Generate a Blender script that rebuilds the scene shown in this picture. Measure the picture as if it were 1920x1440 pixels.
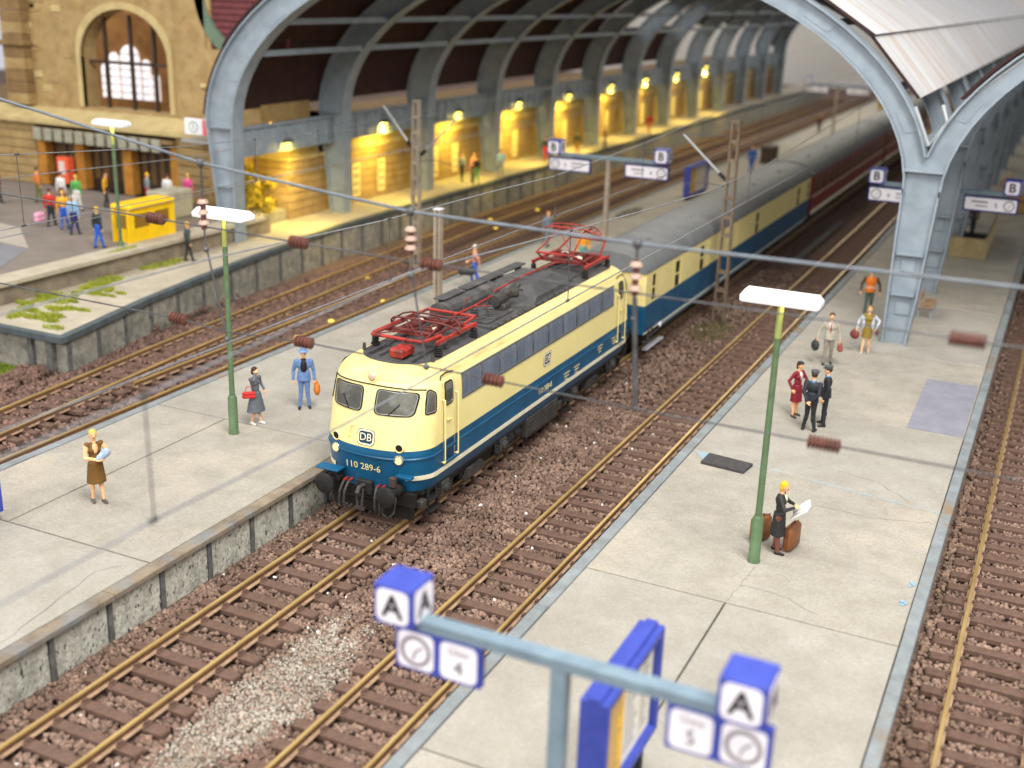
import bpy, bmesh, math, random
import numpy as np
from mathutils import Vector, Matrix
random.seed(7); RNG = np.random.default_rng(11)
for o in list(bpy.data.objects): bpy.data.objects.remove(o)
S = bpy.context.scene
C = S.collection
PI = math.pi

# ------------------------------------------------------------------ camera
# the layout is built in its own scaled metres: track gauge 1.435, figures about 1.75 tall
def cam_axes(yaw, pitch, roll):
    f = Vector((math.sin(yaw)*math.cos(pitch), math.cos(yaw)*math.cos(pitch), -math.sin(pitch)))
    r = Vector((math.cos(yaw), -math.sin(yaw), 0)); u = r.cross(f)
    c, s = math.cos(roll), math.sin(roll)
    return c*r+s*u, -s*r+c*u, f
cr, cu, cf = cam_axes(-0.4358036, 0.3268967, 0.0321927)
cam_d = bpy.data.cameras.new('Camera'); cam = bpy.data.objects.new('Camera', cam_d); C.objects.link(cam)
CAM = Vector((14.4806, -22.0869, 12.8623))
cam.matrix_world = Matrix(((cr.x, cu.x, -cf.x, CAM.x), (cr.y, cu.y, -cf.y, CAM.y), (cr.z, cu.z, -cf.z, CAM.z), (0, 0, 0, 1)))
cam_d.sensor_width = 36; cam_d.lens = 2191.29/1920*36
cam_d.clip_start = 0.5; cam_d.clip_end = 900
cam_d.dof.use_dof = True
cam_d.dof.focus_distance = (Vector((0.3, 2.0, 3.0))-CAM).dot(cf)
cam_d.dof.aperture_fstop = 0.225
S.camera = cam

# ------------------------------------------------------------------ world and lights (exhibition hall)
W = bpy.data.worlds.new('World'); S.world = W; W.use_nodes = True
W.node_tree.nodes['Background'].inputs[0].default_value = (0.95, 0.96, 1.0, 1)
W.node_tree.nodes['Background'].inputs[1].default_value = 0.6
def area(name, loc, target, sx, sy, power, col):
    d = bpy.data.lights.new(name, 'AREA'); d.shape = 'RECTANGLE'; d.size = sx; d.size_y = sy; d.energy = power; d.color = col
    o = bpy.data.objects.new(name, d); C.objects.link(o); o.location = loc
    o.rotation_euler = (Vector(target)-Vector(loc)).to_track_quat('-Z', 'Y').to_euler()
    return o
area('ceiling_light', (22, -12, 46), (2, 8, 0), 16, 30, 30000, (1.0, 0.975, 0.93))
area('ceiling_light_front', (4, -58, 36), (-2, 20, 0), 44, 14, 27000, (1.0, 0.98, 0.95))
area('ceiling_light_left', (-44, -8, 50), (-22, 14, 0), 16, 30, 15000, (1.0, 0.97, 0.92))
area('shed_light', (-5.6, 48, 13.3), (-5.6, 48, 0), 10, 46, 2800, (1.0, 0.93, 0.78))  # added fill under the shed roof, stands for no known lamp
area('shed_light_far', (-5.6, 104, 13.3), (-5.6, 104, 0), 10, 56, 5200, (1.0, 0.95, 0.84))  # same added fill, for the far end of the shed
S.render.engine = 'CYCLES'
S.cycles.use_denoising = True
S.cycles.max_bounces = 6; S.cycles.diffuse_bounces = 3; S.cycles.glossy_bounces = 3
S.cycles.transmission_bounces = 4; S.cycles.sample_clamp_indirect = 4
vs = S.view_settings; vs.view_transform = 'Standard'; vs.look = 'None'; vs.gamma = 1; vs.use_curve_mapping = False
vs.exposure = 0.17
# ------------------------------------------------------------------ helpers
def rgb(r, g, b):
    f = lambda c: (c/255/12.92) if c/255 <= 0.04045 else ((c/255+0.055)/1.055)**2.4
    return (f(r), f(g), f(b))
MATS = {}
def mat(name, c1, c2=None, scale=3.0, rough=0.6, bump=0.0, bscale=None, metal=0.0, emit=None, estr=0.0, spec=0.4,
        detail=5, lo=0.35, hi=0.65, c3=None, s3=1.0, lo3=0.55, hi3=0.7, island=0.0, coat=0.0, stretch=None, speck=0.0, sscale=45):
    if name in MATS: return MATS[name]
    m = bpy.data.materials.new(name); m.use_nodes = True; MATS[name] = m
    nt = m.node_tree; N = nt.nodes; L = nt.links; b = N['Principled BSDF']
    b.inputs['Roughness'].default_value = rough; b.inputs['Metallic'].default_value = metal
    b.inputs['Specular IOR Level'].default_value = spec
    b.inputs['Base Color'].default_value = (*c1, 1)
    if coat: b.inputs['Coat Weight'].default_value = coat; b.inputs['Coat Roughness'].default_value = 0.08
    tc = N.new('ShaderNodeTexCoord'); vec = tc.outputs['Object']
    if stretch:
        mp = N.new('ShaderNodeMapping'); mp.inputs['Scale'].default_value = stretch; L.new(vec, mp.inputs[0]); vec = mp.outputs[0]
    col = None
    def noise(sc, det=detail):
        n = N.new('ShaderNodeTexNoise'); n.inputs['Scale'].default_value = sc; n.inputs['Detail'].default_value = det
        n.inputs['Roughness'].default_value = 0.62; L.new(vec, n.inputs['Vector']); return n.outputs['Fac']
    def ramp(fac, a, z):
        r = N.new('ShaderNodeMapRange'); r.inputs[1].default_value = a; r.inputs[2].default_value = z; L.new(fac, r.inputs[0]); return r.outputs[0]
    def mix(fac, a, bb):
        x = N.new('ShaderNodeMix'); x.data_type = 'RGBA'
        L.new(fac, x.inputs[0])
        for k, v in ((6, a), (7, bb)):
            if isinstance(v, tuple): x.inputs[k].default_value = (*v, 1)
            else: L.new(v, x.inputs[k])
        return x.outputs[2]
    if c2: col = mix(ramp(noise(scale), lo, hi), c1, c2)
    if c3: col = mix(ramp(noise(s3), lo3, hi3), col if col is not None else c1, c3)
    if island:
        g = N.new('ShaderNodeNewGeometry'); h = N.new('ShaderNodeHueSaturation')
        mr = N.new('ShaderNodeMapRange'); mr.inputs[3].default_value = 1-island; mr.inputs[4].default_value = 1+island
        L.new(g.outputs['Random Per Island'], mr.inputs[0]); L.new(mr.outputs[0], h.inputs['Value'])
        if col is not None: L.new(col, h.inputs['Color'])
        else: h.inputs['Color'].default_value = (*c1, 1)
        col = h.outputs[0]
    if speck:
        h = N.new('ShaderNodeHueSaturation'); mr = N.new('ShaderNodeMapRange'); mr.inputs[1].default_value = .3; mr.inputs[2].default_value = .7; mr.inputs[3].default_value = 1-speck; mr.inputs[4].default_value = 1+speck
        L.new(noise(sscale, 3), mr.inputs[0]); L.new(mr.outputs[0], h.inputs['Value'])
        if col is not None: L.new(col, h.inputs['Color'])
        else: h.inputs['Color'].default_value = (*c1, 1)
        col = h.outputs[0]
    if col is not None: L.new(col, b.inputs['Base Color'])
    if bump:
        bp = N.new('ShaderNodeBump'); bp.inputs['Strength'].default_value = bump; bp.inputs['Distance'].default_value = 0.05
        L.new(noise(bscale or scale*6, 6), bp.inputs['Height']); L.new(bp.outputs[0], b.inputs['Normal'])
    if emit:
        b.inputs['Emission Color'].default_value = (*emit, 1); b.inputs['Emission Strength'].default_value = estr
    return m

class MB:
    def __init__(s): s.v = []; s.f = []; s.m = []; s.cm = 0
    def add(s, vs, fs):
        n = len(s.v); s.v += [tuple(v) for v in vs]; s.f += [tuple(i+n for i in f) for f in fs]; s.m += [s.cm]*len(fs); return s
    def mat(s, k): s.cm = k; return s
    def box(s, x0, x1, y0, y1, z0, z1, b=0.0, M=None):
        if b <= 0:
            vs = [(x, y, z) for z in (z0, z1) for y in (y0, y1) for x in (x0, x1)]
            fs = [(0, 2, 3, 1), (4, 5, 7, 6), (0, 1, 5, 4), (2, 6, 7, 3), (0, 4, 6, 2), (1, 3, 7, 5)]
        else:
            vs = []; idx = {}
            for ix, x in enumerate((x0, x1)):
                for iy, y in enumerate((y0, y1)):
                    for iz, z in enumerate((z0, z1)):
                        sx, sy, sz = 1-2*ix, 1-2*iy, 1-2*iz
                        for a, p in enumerate(((x, y+sy*b, z+sz*b), (x+sx*b, y, z+sz*b), (x+sx*b, y+sy*b, z))):
                            idx[ix, iy, iz, a] = len(vs); vs.append(p)
            fs = []
            for i in (0, 1):
                fs.append([idx[i, p, q, 0] for p, q in ((0, 0), (1, 0), (1, 1), (0, 1))])
                fs.append([idx[p, i, q, 1] for p, q in ((0, 0), (1, 0), (1, 1), (0, 1))])
                fs.append([idx[p, q, i, 2] for p, q in ((0, 0), (1, 0), (1, 1), (0, 1))])
                for j in (0, 1):
                    fs.append([idx[0, i, j, 1], idx[1, i, j, 1], idx[1, i, j, 2], idx[0, i, j, 2]])
                    fs.append([idx[i, 0, j, 0], idx[i, 1, j, 0], idx[i, 1, j, 2], idx[i, 0, j, 2]])
                    fs.append([idx[i, j, 0, 0], idx[i, j, 1, 0], idx[i, j, 1, 1], idx[i, j, 0, 1]])
                    for k in (0, 1): fs.append([idx[i, j, k, 0], idx[i, j, k, 1], idx[i, j, k, 2]])
        if M is not None: vs = [tuple(M @ Vector(v)) for v in vs]
        return s.add(vs, fs)
    def cyl(s, p0, p1, r0, r1=None, n=12, caps=True):
        return s.tube([p0, p1], [r0, r0 if r1 is None else r1], n, caps)
    def tube(s, pts, r, n=8, caps=True):
        pts = [Vector(p) for p in pts]; k = len(pts)
        rs = list(r) if isinstance(r, (list, tuple)) else [r]*k
        t0 = (pts[1]-pts[0]).normalized(); up = Vector((0, 0, 1)) if abs(t0.z) < 0.9 else Vector((1, 0, 0))
        nx = t0.cross(up).normalized(); vs = []; fs = []; prev = t0
        for i in range(k):
            a = pts[min(i+1, k-1)]-pts[i] if i < k-1 else pts[i]-pts[i-1]
            bb = pts[i]-pts[i-1] if i > 0 else a
            t = (a.normalized()+bb.normalized()); t = t.normalized() if t.length > 1e-6 else a.normalized()
            nx = (nx-t*nx.dot(t)); nx = nx.normalized() if nx.length > 1e-6 else t.orthogonal().normalized()
            ny = t.cross(nx)
            for j in range(n):
                an = 2*PI*(j+0.5)/n
                vs.append(pts[i]+(nx*math.cos(an)+ny*math.sin(an))*rs[i])
        for i in range(k-1):
            for j in range(n):
                fs.append((i*n+j, i*n+(j+1) % n, (i+1)*n+(j+1) % n, (i+1)*n+j))
        if caps: fs.append(tuple(range(n))[::-1]); fs.append(tuple((k-1)*n+j for j in range(n)))
        return s.add(vs, fs)
    def lathe(s, prof, o=(0, 0, 0), axis=(0, 0, 1), n=16):
        ax = Vector(axis).normalized(); nx = ax.orthogonal().normalized(); ny = ax.cross(nx); o = Vector(o)
        vs = []; fs = []; k = len(prof)
        for r, h in prof:
            for j in range(n):
                an = 2*PI*j/n; vs.append(o+ax*h+(nx*math.cos(an)+ny*math.sin(an))*max(r, 1e-4))
        for i in range(k-1):
            for j in range(n): fs.append((i*n+j, i*n+(j+1) % n, (i+1)*n+(j+1) % n, (i+1)*n+j))
        fs.append(tuple(range(n))[::-1]); fs.append(tuple((k-1)*n+j for j in range(n)))
        return s.add(vs, fs)
    def sphere(s, c, r, nu=10, nv=7):
        rx, ry, rz = r if isinstance(r, (tuple, list)) else (r, r, r)
        vs = [(c[0], c[1], c[2]-rz)]; fs = []
        for i in range(1, nv):
            th = PI*i/nv
            for j in range(nu):
                ph = 2*PI*j/nu; vs.append((c[0]+rx*math.sin(th)*math.cos(ph), c[1]+ry*math.sin(th)*math.sin(ph), c[2]-rz*math.cos(th)))
        vs.append((c[0], c[1], c[2]+rz)); e = len(vs)-1
        for j in range(nu):
            fs.append((0, 1+(j+1) % nu, 1+j)); b = 1+(nv-2)*nu; fs.append((b+j, b+(j+1) % nu, e))
        for i in range(nv-2):
            for j in range(nu): a = 1+i*nu; fs.append((a+j, a+(j+1) % nu, a+nu+(j+1) % nu, a+nu+j))
        return s.add(vs, fs)
    def prism(s, poly, d):
        n = len(poly); d = Vector(d); p = [Vector(q) for q in poly]
        return s.add(p+[q+d for q in p], [tuple(range(n))[::-1], tuple(range(n, 2*n))]+[(i, (i+1) % n, n+(i+1) % n, n+i) for i in range(n)])
    def grid(s, P, close=False):
        r, c = len(P), len(P[0]); vs = [p for row in P for p in row]
        fs = [(i*c+j, i*c+(j+1) % c, (i+1)*c+(j+1) % c, (i+1)*c+j) for i in range(r-1) for j in range(c if close else c-1)]
        return s.add(vs, fs)
    def strip_solid(s, A, B, d):
        # a bent plate: two rails of points A and B, thickened by vector d
        d = Vector(d); n = len(A); A = [Vector(a) for a in A]; B = [Vector(b) for b in B]
        vs = A+B+[a+d for a in A]+[b+d for b in B]; fs = []
        for i in range(n-1):
            fs += [(i, i+1, n+i+1, n+i), (2*n+i, 3*n+i, 3*n+i+1, 2*n+i+1), (i, 2*n+i, 2*n+i+1, i+1), (n+i, n+i+1, 3*n+i+1, 3*n+i)]
        fs += [(0, n, 3*n, 2*n), (n-1, 3*n-1, 4*n-1, 2*n-1)]
        return s.add(vs, fs)
    def mesh(s, name, mats, smooth=35, org=(0, 0, 0), recalc=True):
        me = bpy.data.meshes.new(name); o = Vector(org)
        me.from_pydata([tuple(Vector(v)-o) for v in s.v], [], s.f)
        for m in (mats if isinstance(mats, (list, tuple)) else [mats]): me.materials.append(m)
        if any(s.m): me.polygons.foreach_set('material_index', s.m)
        if recalc:
            bm = bmesh.new(); bm.from_mesh(me); bmesh.ops.recalc_face_normals(bm, faces=bm.faces); bm.to_mesh(me); bm.free()
        if smooth:
            me.shade_smooth(); me.set_sharp_from_angle(angle=math.radians(smooth))
        me.update(); return me
    def build(s, name, mats, parent=None, smooth=35, recalc=True):
        org = ORG.get(parent, Vector((0, 0, 0))) if parent else Vector((0, 0, 0))
        o = bpy.data.objects.new(name, s.mesh(name, mats, smooth, org, recalc)); C.objects.link(o)
        if parent: o.parent = parent; ORG[o] = org
        return o
ORG = {}
def tag(o, label=None, cat=None, group=None, kind=None):
    if label: o['label'] = label
    if cat: o['category'] = cat
    if group: o['group'] = group
    if kind: o['kind'] = kind
    return o
def thing(name, label, cat, loc=(0, 0, 0), group=None):
    o = bpy.data.objects.new(name, None); C.objects.link(o); o.location = loc; o.empty_display_size = 0.3
    ORG[o] = Vector(loc); tag(o, label, cat, group); return o
def inst(name, me, parent, loc=(0, 0, 0), rot=None):
    o = bpy.data.objects.new(name, me); C.objects.link(o)
    if parent: o.parent = parent; ORG[o] = ORG.get(parent, Vector())
    o.location = Vector(loc)-(ORG.get(parent, Vector()) if parent else Vector())
    if rot: o.rotation_euler = rot
    return o
def copy_tree(o, parent=None):
    c = o.copy(); C.objects.link(c); c.parent = parent
    for ch in list(o.children): copy_tree(ch, c)
    return c
def place(root, loc, rz=0.0, label=None, group=None, first=[False]):
    c = copy_tree(root); c.location = loc; c.rotation_euler = (0, 0, rz)
    if label: c['label'] = label
    if group: c['group'] = group
    return c
def text_mesh(body, size, mtl, extrude=0.004, align='CENTER', bold=0.0):
    cu_ = bpy.data.curves.new('lettering', 'FONT'); cu_.body = body; cu_.size = size; cu_.extrude = extrude; cu_.offset = bold
    cu_.align_x = align; cu_.align_y = 'CENTER'; cu_.resolution_u = 3
    o = bpy.data.objects.new('lettering', cu_); C.objects.link(o)
    dg = bpy.context.evaluated_depsgraph_get()
    me = bpy.data.meshes.new_from_object(o.evaluated_get(dg)); bpy.data.objects.remove(o); bpy.data.curves.remove(cu_)
    me.name = 'lettering'; me.materials.clear(); me.materials.append(mtl); return me
def text(name, body, size, mtl, parent, loc, M, extrude=0.004, bold=0.0):
    # M: 3x3 whose columns are text right, text up, outward normal
    me = text_mesh(body, size, mtl, extrude, 'CENTER', bold)
    o = bpy.data.objects.new(name, me); C.objects.link(o); org = ORG.get(parent, Vector())
    o.parent = parent; ORG[o] = org
    m4 = M.to_4x4(); m4.translation = Vector(loc)-org; o.matrix_local = m4
    return o
def rounded(w, h, r, n=5):
    pts = []
    for cx, cy, a0 in ((w/2-r, h/2-r, 0), (-w/2+r, h/2-r, PI/2), (-w/2+r, -h/2+r, PI), (w/2-r, -h/2+r, 1.5*PI)):
        for i in range(n+1):
            a = a0+PI/2*i/n; pts.append((cx+r*math.cos(a), cy+r*math.sin(a)))
    return pts
def round_poly(P, r, n=4):
    out = []; k = len(P)
    for i in range(k):
        a, b, c = Vector(P[i-1]), Vector(P[i]), Vector(P[(i+1) % k])
        u, v = (a-b), (c-b); q = min(r, u.length*0.45, v.length*0.45); p0, p2 = b+u.normalized()*q, b+v.normalized()*q
        for j in range(n+1):
            t = j/n; out.append(tuple((1-t)**2*p0+2*t*(1-t)*b+t*t*p2))
    return out
def dense(P, step=0.07):
    out = []; k = len(P)
    for i in range(k):
        a, b = Vector(P[i]), Vector(P[(i+1) % k]); n = max(1, math.ceil((b-a).length/step))
        for j in range(n): out.append(tuple(a+(b-a)*j/n))
    return out
def patch(mb, outline, fmap, off, rings=4):
    # fills an outline given in a surface's own 2D coordinates, following the surface
    n = len(outline); cx = sum(p[0] for p in outline)/n; cy = sum(p[1] for p in outline)/n
    rows = [[fmap(cx+(p[0]-cx)*k/rings, cy+(p[1]-cy)*k/rings, off) for p in outline] for k in range(1, rings+1)]
    mb.grid(rows, close=True); mb.add(rows[0], [tuple(range(n))]); return mb
def ring(mb, outline, fmap, off, s_in, s_out, lift=0.0):
    n = len(outline); cx = sum(p[0] for p in outline)/n; cy = sum(p[1] for p in outline)/n
    def q(d):
        r = []
        for p in outline:
            v = Vector((p[0]-cx, p[1]-cy)); l = v.length or 1; v = v*((l+d)/l); r.append((cx+v.x, cy+v.y))
        return r
    a, b = q(s_in), q(s_out)
    rows = [[fmap(x, y, off-0.03) for x, y in a], [fmap(x, y, off+lift) for x, y in a], [fmap(x, y, off+lift) for x, y in b], [fmap(x, y, off-0.03) for x, y in b]]
    mb.grid(rows, close=True); return mb

# ------------------------------------------------------------------ materials
M_CONC = mat('platform_concrete', rgb(168, 163, 153), rgb(155, 150, 139), 0.9, 0.9, 0.5, 26, c3=rgb(150, 143, 131), s3=0.4, lo3=0.5, hi3=0.85, spec=0.2, speck=.11, sscale=18)
M_CONC2 = mat('platform_concrete_worn', rgb(166, 160, 149), rgb(153, 147, 135), 1.3, 0.9, 0.5, 22, c3=rgb(176, 167, 152), s3=0.5, lo3=0.5, hi3=0.7, spec=0.2, speck=.12, sscale=15)
M_KERB = mat('kerb_grey', rgb(138, 144, 146), rgb(118, 123, 124), 2, 0.75, 0.3, 20, c3=rgb(136, 118, 96), s3=0.6, lo3=0.55, hi3=0.68)
M_KERBD = mat('kerb_slate', rgb(88, 98, 102), rgb(70, 78, 80), 2, 0.75, 0.3, 20)
M_JOINT = mat('joint_filler', rgb(92, 80, 68), rgb(70, 60, 52), 6, 0.95)
M_WALLP = mat('platform_wall_grey', rgb(196, 194, 180), rgb(158, 156, 144), 3.2, 0.9, 0.9, 14, c3=rgb(62, 62, 58), s3=11, lo3=0.56, hi3=0.66, stretch=(1, 1, 0.6), lo=.4, hi=.7, speck=.25, sscale=14)
M_PIERD = mat('platform_pier_dark', rgb(112, 111, 106), rgb(78, 78, 76), 4, 0.85, 0.4, 18)
M_BALL = mat('ballast_bed', rgb(126, 102, 88), rgb(92, 72, 62), 5, 0.95, 0.8, 16, c3=rgb(150, 128, 110), s3=9, lo3=0.5, hi3=0.65)
M_SLEEP = mat('sleeper_brown', rgb(110, 85, 72), rgb(92, 70, 59), 7, 0.8, 0.25, 30, speck=.12, sscale=20)
M_RAIL = mat('rail_brass', rgb(222, 190, 124), rgb(186, 154, 98), 2.5, 0.3, metal=0.6, stretch=(1, 0.2, 1))
M_RUST = mat('rail_web_rust', rgb(122, 88, 62), rgb(92, 66, 48), 5, 0.75)
M_FOOT = mat('rail_foot_tan', rgb(178, 148, 118), rgb(146, 118, 94), 4, 0.7)
M_CREAM = mat('loco_cream', rgb(242, 228, 158), rgb(236, 220, 148), 0.8, 0.38, 0.04, 30, spec=0.45)
M_CREAMD = mat('loco_cream_dusty', rgb(216, 192, 122), rgb(180, 156, 104), 1.1, 0.5, 0.04, 30)
M_CREAMW = mat('loco_cream_weathered', rgb(236, 218, 146), rgb(222, 198, 126), 1.2, .42, c3=rgb(176, 148, 96), s3=1.1, lo3=.5, hi3=.72, stretch=(1, .35, 2))
M_BLUE = mat('loco_blue', rgb(20, 90, 126), rgb(15, 77, 112), 1.2, 0.35, 0.03, 30)
M_STRIPE = mat('loco_stripe', rgb(240, 234, 206), rgb(222, 212, 180), 3, 0.45)
M_ROOF = mat('loco_roof_grey', rgb(80, 79, 79), rgb(64, 63, 63), 2.2, 0.8, 0.25, 25, c3=rgb(104, 98, 92), s3=1.3, speck=.12, sscale=18)
M_BLACK = mat('frame_black', rgb(38, 37, 36), rgb(24, 23, 23), 4, 0.65, 0.2, 25)
M_BLACKS = mat('rubber_black', rgb(22, 22, 22), rough=0.5)
M_GREYD = mat('underframe_grey', rgb(72, 68, 64), rgb(48, 45, 43), 4, 0.7, 0.2, 25)
M_RED = mat('pantograph_red', rgb(178, 52, 40), rgb(138, 40, 34), 6, 0.5, c3=rgb(84, 36, 32), s3=3, lo3=0.5, hi3=0.7)
M_REDD = mat('pantograph_red_dusty', rgb(112, 44, 38), rgb(84, 36, 34), 6, 0.6)
M_GLASS = mat('cab_glass', rgb(92, 92, 82), rgb(64, 62, 56), 1.2, 0.08, spec=0.7, coat=0.5, c3=rgb(132, 132, 122), s3=0.9)
M_LENS = mat('headlight_lens', rgb(250, 200, 130), rough=0.15, emit=(1.0, 0.62, 0.28), estr=1.1, coat=0.4)
M_CHROME = mat('lamp_chrome', rgb(210, 204, 190), rough=0.25, metal=0.8)
M_GRILLE = mat('vent_grille', rgb(104, 112, 124), rgb(80, 88, 102), 2.2, 0.55, 0.2, 30, c3=rgb(132, 138, 146), s3=3.5, stretch=(1, 3.0, 0.25))
M_GRILLEF = mat('vent_frame', rgb(112, 118, 130), rgb(92, 98, 110), 3, 0.5)
M_MAROON = mat('coach_red', rgb(126, 26, 34), rgb(104, 22, 30), 1.2, 0.4)
M_CREAMC = mat('coach_cream', rgb(236, 220, 150), rgb(226, 208, 140), 0.7, 0.45)
M_BLUEC = mat('coach_blue', rgb(20, 84, 118), rgb(16, 72, 104), 1.2, 0.4)
M_ROOFC = mat('coach_roof', rgb(112, 114, 114), rgb(98, 100, 100), 1.0, 0.6, c3=rgb(112, 112, 110), s3=0.5)
M_STEEL = mat('hall_steel', rgb(146, 157, 166), rgb(130, 141, 150), 1.4, 0.55, 0.08, 30)
M_SHEETW = mat('roof_sheet_outside', rgb(222, 222, 222), rgb(190, 186, 182), 1.1, 0.7, 0.2, 10, c3=rgb(206, 188, 174), s3=0.45, lo3=0.5, hi3=0.66, lo=.4, hi=.65, stretch=(0.2, 2.2, 0.2))
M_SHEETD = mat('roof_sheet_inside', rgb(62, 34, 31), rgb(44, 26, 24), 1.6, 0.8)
M_SAND = mat('sandstone', rgb(172, 146, 100), rgb(148, 124, 82), 0.9, 0.9, 0.4, 12, c3=rgb(146, 116, 68), s3=2.2, lo3=0.5, hi3=0.7)
M_SANDL = mat('sandstone_light', rgb(194, 174, 124), rgb(174, 154, 106), 1.2, 0.9, 0.3, 12)
M_SANDD = mat('sandstone_dark', rgb(140, 112, 74), rgb(116, 92, 58), 1.4, 0.9, 0.4, 12)
M_WHITE = mat('white_plastic', rgb(244, 244, 246), rough=0.35)
M_GREEN = mat('lamp_green', rgb(96, 120, 86), rgb(82, 104, 74), 3, 0.45)
M_GREENLIT = mat('lamp_yellow', rgb(150, 158, 92), rough=0.45)  # lamp green with the head's yellow glow put into the colour
M_SBLUE = mat('sign_blue', rgb(62, 76, 168), rgb(52, 66, 154), 3, 0.45)
M_SBLUED = mat('sign_blue_dark', rgb(24, 36, 112), rough=0.45)
M_SWHITE = mat('sign_white', rgb(236, 232, 238), rough=0.4)
M_INK = mat('sign_ink', rgb(34, 32, 40), rough=0.5)
M_INKL = mat('sign_ink_grey', rgb(132, 126, 132), rough=0.5)
M_POLE = mat('pole_bluegrey', rgb(122, 142, 154), rgb(106, 124, 136), 3, 0.4)
M_WIRE = mat('wire_grey', rgb(96, 96, 98), rgb(70, 70, 72), 3, 0.5, metal=0.3)
M_WIREL = mat('wire_light', rgb(150, 152, 156), rgb(120, 122, 126), 3, 0.45, metal=0.3)
M_INS = mat('insulator_brown', rgb(108, 66, 54), rgb(82, 48, 40), 5, 0.4)
M_INSL = mat('insulator_pale', rgb(176, 146, 130), rough=0.4)
M_MAST = mat('mast_taupe', rgb(164, 150, 132), rgb(140, 126, 110), 2, 0.6)
M_MASTD = mat('mast_rust', rgb(122, 104, 84), rgb(96, 82, 68), 3, 0.7)
M_SKIN = mat('skin', rgb(240, 188, 140), rgb(226, 168, 118), 9, 0.55)
def paint(n, r, g, b, rough=0.6, var=0.86): return mat('paint_'+n, rgb(r, g, b), rgb(int(r*var), int(g*var), int(b*var)), 12, rough)
# ------------------------------------------------------------------ ground, tracks, ballast
SP = 0.687
def lerp_path(P, y): return [float(np.interp(y, [p[1] for p in P], [p[k] for p in P])) for k in (0, 2)]
T1 = [(0, -30, 0), (0, 180, 0)]
T2 = [(4.45, -30, 0), (4.45, 180, 0)]
T3 = [(14.8, -30, 0), (14.8, 180, 0)]
T0A = [(-12.6, -14, 0), (-13.0, -4, 0), (-13.4, 1.2, 0), (-14.35, 10, -0.1), (-15.1, 18, -0.22), (-15.75, 25, -0.32), (-16.4, 33, -0.4), (-16.85, 42, -0.4), (-16.9, 60, -0.4), (-16.9, 180, -0.4)]
T0B = [(-11.78, -30, 0), (-11.78, 180, 0)]

g = MB()
xs = [-130, -60, -24, -18.2, -16.5, -14.5, -13, -11.5, -9.5, -5, 0, 6, 20, 60, 130]; ys = [-60, -20, 0, 6, 12, 18, 25, 33, 45, 60, 100, 170, 300]
def zg(x, y):
    d = float(np.interp(y, [0, 6, 25, 40], [0, 0.04, 0.34, 0.42])) if x < -12.4 else 0
    return -0.42-d
g.grid([[(x, y, zg(x, y)) for x in xs] for y in ys])
tag(g.build('ground', M_BALL, smooth=80), 'brown ballast-coloured base board under all the tracks', kind='structure')

def sleeper_mesh():
    m = MB(); m.mat(0).box(-1.3, 1.3, -0.13, 0.13, -0.34, -0.2, 0.02)
    for sx in (-0.7525, 0.7525):
        m.mat(1).box(sx-0.15, sx+0.15, -0.1, 0.1, -0.2, -0.165, 0.008)
        for q in (-1, 1): m.box(sx+q*0.1-0.03, sx+q*0.1+0.03, -0.06, 0.06, -0.166, -0.12)
    return m.mesh('sleeper', [M_SLEEP, M_SLEEP])
SLEEPER = sleeper_mesh()
PROF = [(-.088, -.2), (.088, -.2), (.088, -.176), (.026, -.155), (.018, -.07), (.04, -.056), (.04, -.008), (.033, 0), (-.033, 0), (-.04, -.008), (-.04, -.056), (-.018, -.07), (-.026, -.155), (-.088, -.176)]
PMAT = [1, 2, 2, 1, 1, 0, 0, 0, 0, 0, 1, 1, 2, 2]
def rail(P, side, y0, y1, parent):
    m = MB(); Y = sorted({y0, y1, *[p[1] for p in P if y0 < p[1] < y1], *np.linspace(y0, y1, 24 if len(P) > 3 else 2)})
    rows = []
    for y in Y:
        x, z = lerp_path(P, y); rows.append([(x+side*0.7525+px, y, z+pz) for px, pz in PROF])
    c = len(PROF)
    for j in range(c):
        m.mat(PMAT[j]); m.grid([[r[j], r[(j+1) % c]] for r in rows])
    m.mat(0).add(rows[0], [tuple(range(c))])
    return m.build('rail', [M_RAIL, M_RUST, M_FOOT], parent, smooth=20)
def track(label, P, y0, ynear, y1, z_drop=0.0, rails=(-1, 1)):
    x, z = lerp_path(P, 0); t = thing('railway_track', label, 'track', (x, 0, z-0.34))
    for s in rails: rail(P, s, y0, y1, t)
    k = math.ceil(y0/SP); far = MB()
    while k*SP < y1:
        y = k*SP+random.uniform(-.012, .012); x, z = lerp_path(P, y); x2, _ = lerp_path(P, y+1); rz = -math.atan2(x2-x, 1)+random.uniform(-.006, .006)
        if y < ynear: inst('sleeper', SLEEPER, t, (x, y, z), (0, 0, rz))
        else: far.box(x-1.3, x+1.3, y-0.13, y+0.13, z-0.34, z-0.2)
        k += 1
    if far.v: tag(far.build('sleeper_row', M_SLEEP, t, smooth=0, recalc=False), kind='stuff')
    return t
track('brass-railed track carrying the cream and blue locomotive', T1, -15, 31, 150)
track('empty brass-railed track between the locomotive and the right platform', T2, -13, 40, 150)
track('track at the right edge of the picture beyond the right platform', T3, -8, 42, 150)
track('track curving along the weedy left platform by the station house', T0A, -6, 52, 150)
track('track hugging the far edge of the platform with the blue suited man', T0B, 6, 44, 150)
t0 = thing('guard_rail', 'brass rail close along the left platform edge behind the apron woman', 'rail', (-11.03, 0, -0.34))
m = MB(); rows = [[(-11.0275+px, y, pz) for px, pz in PROF] for y in (-8, 6)]
for j in range(len(PROF)): m.mat(PMAT[j]); m.grid([[r[j], r[(j+1) % len(PROF)]] for r in rows])
m.build('rail', [M_RAIL, M_RUST, M_FOOT], t0, smooth=20)

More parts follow.
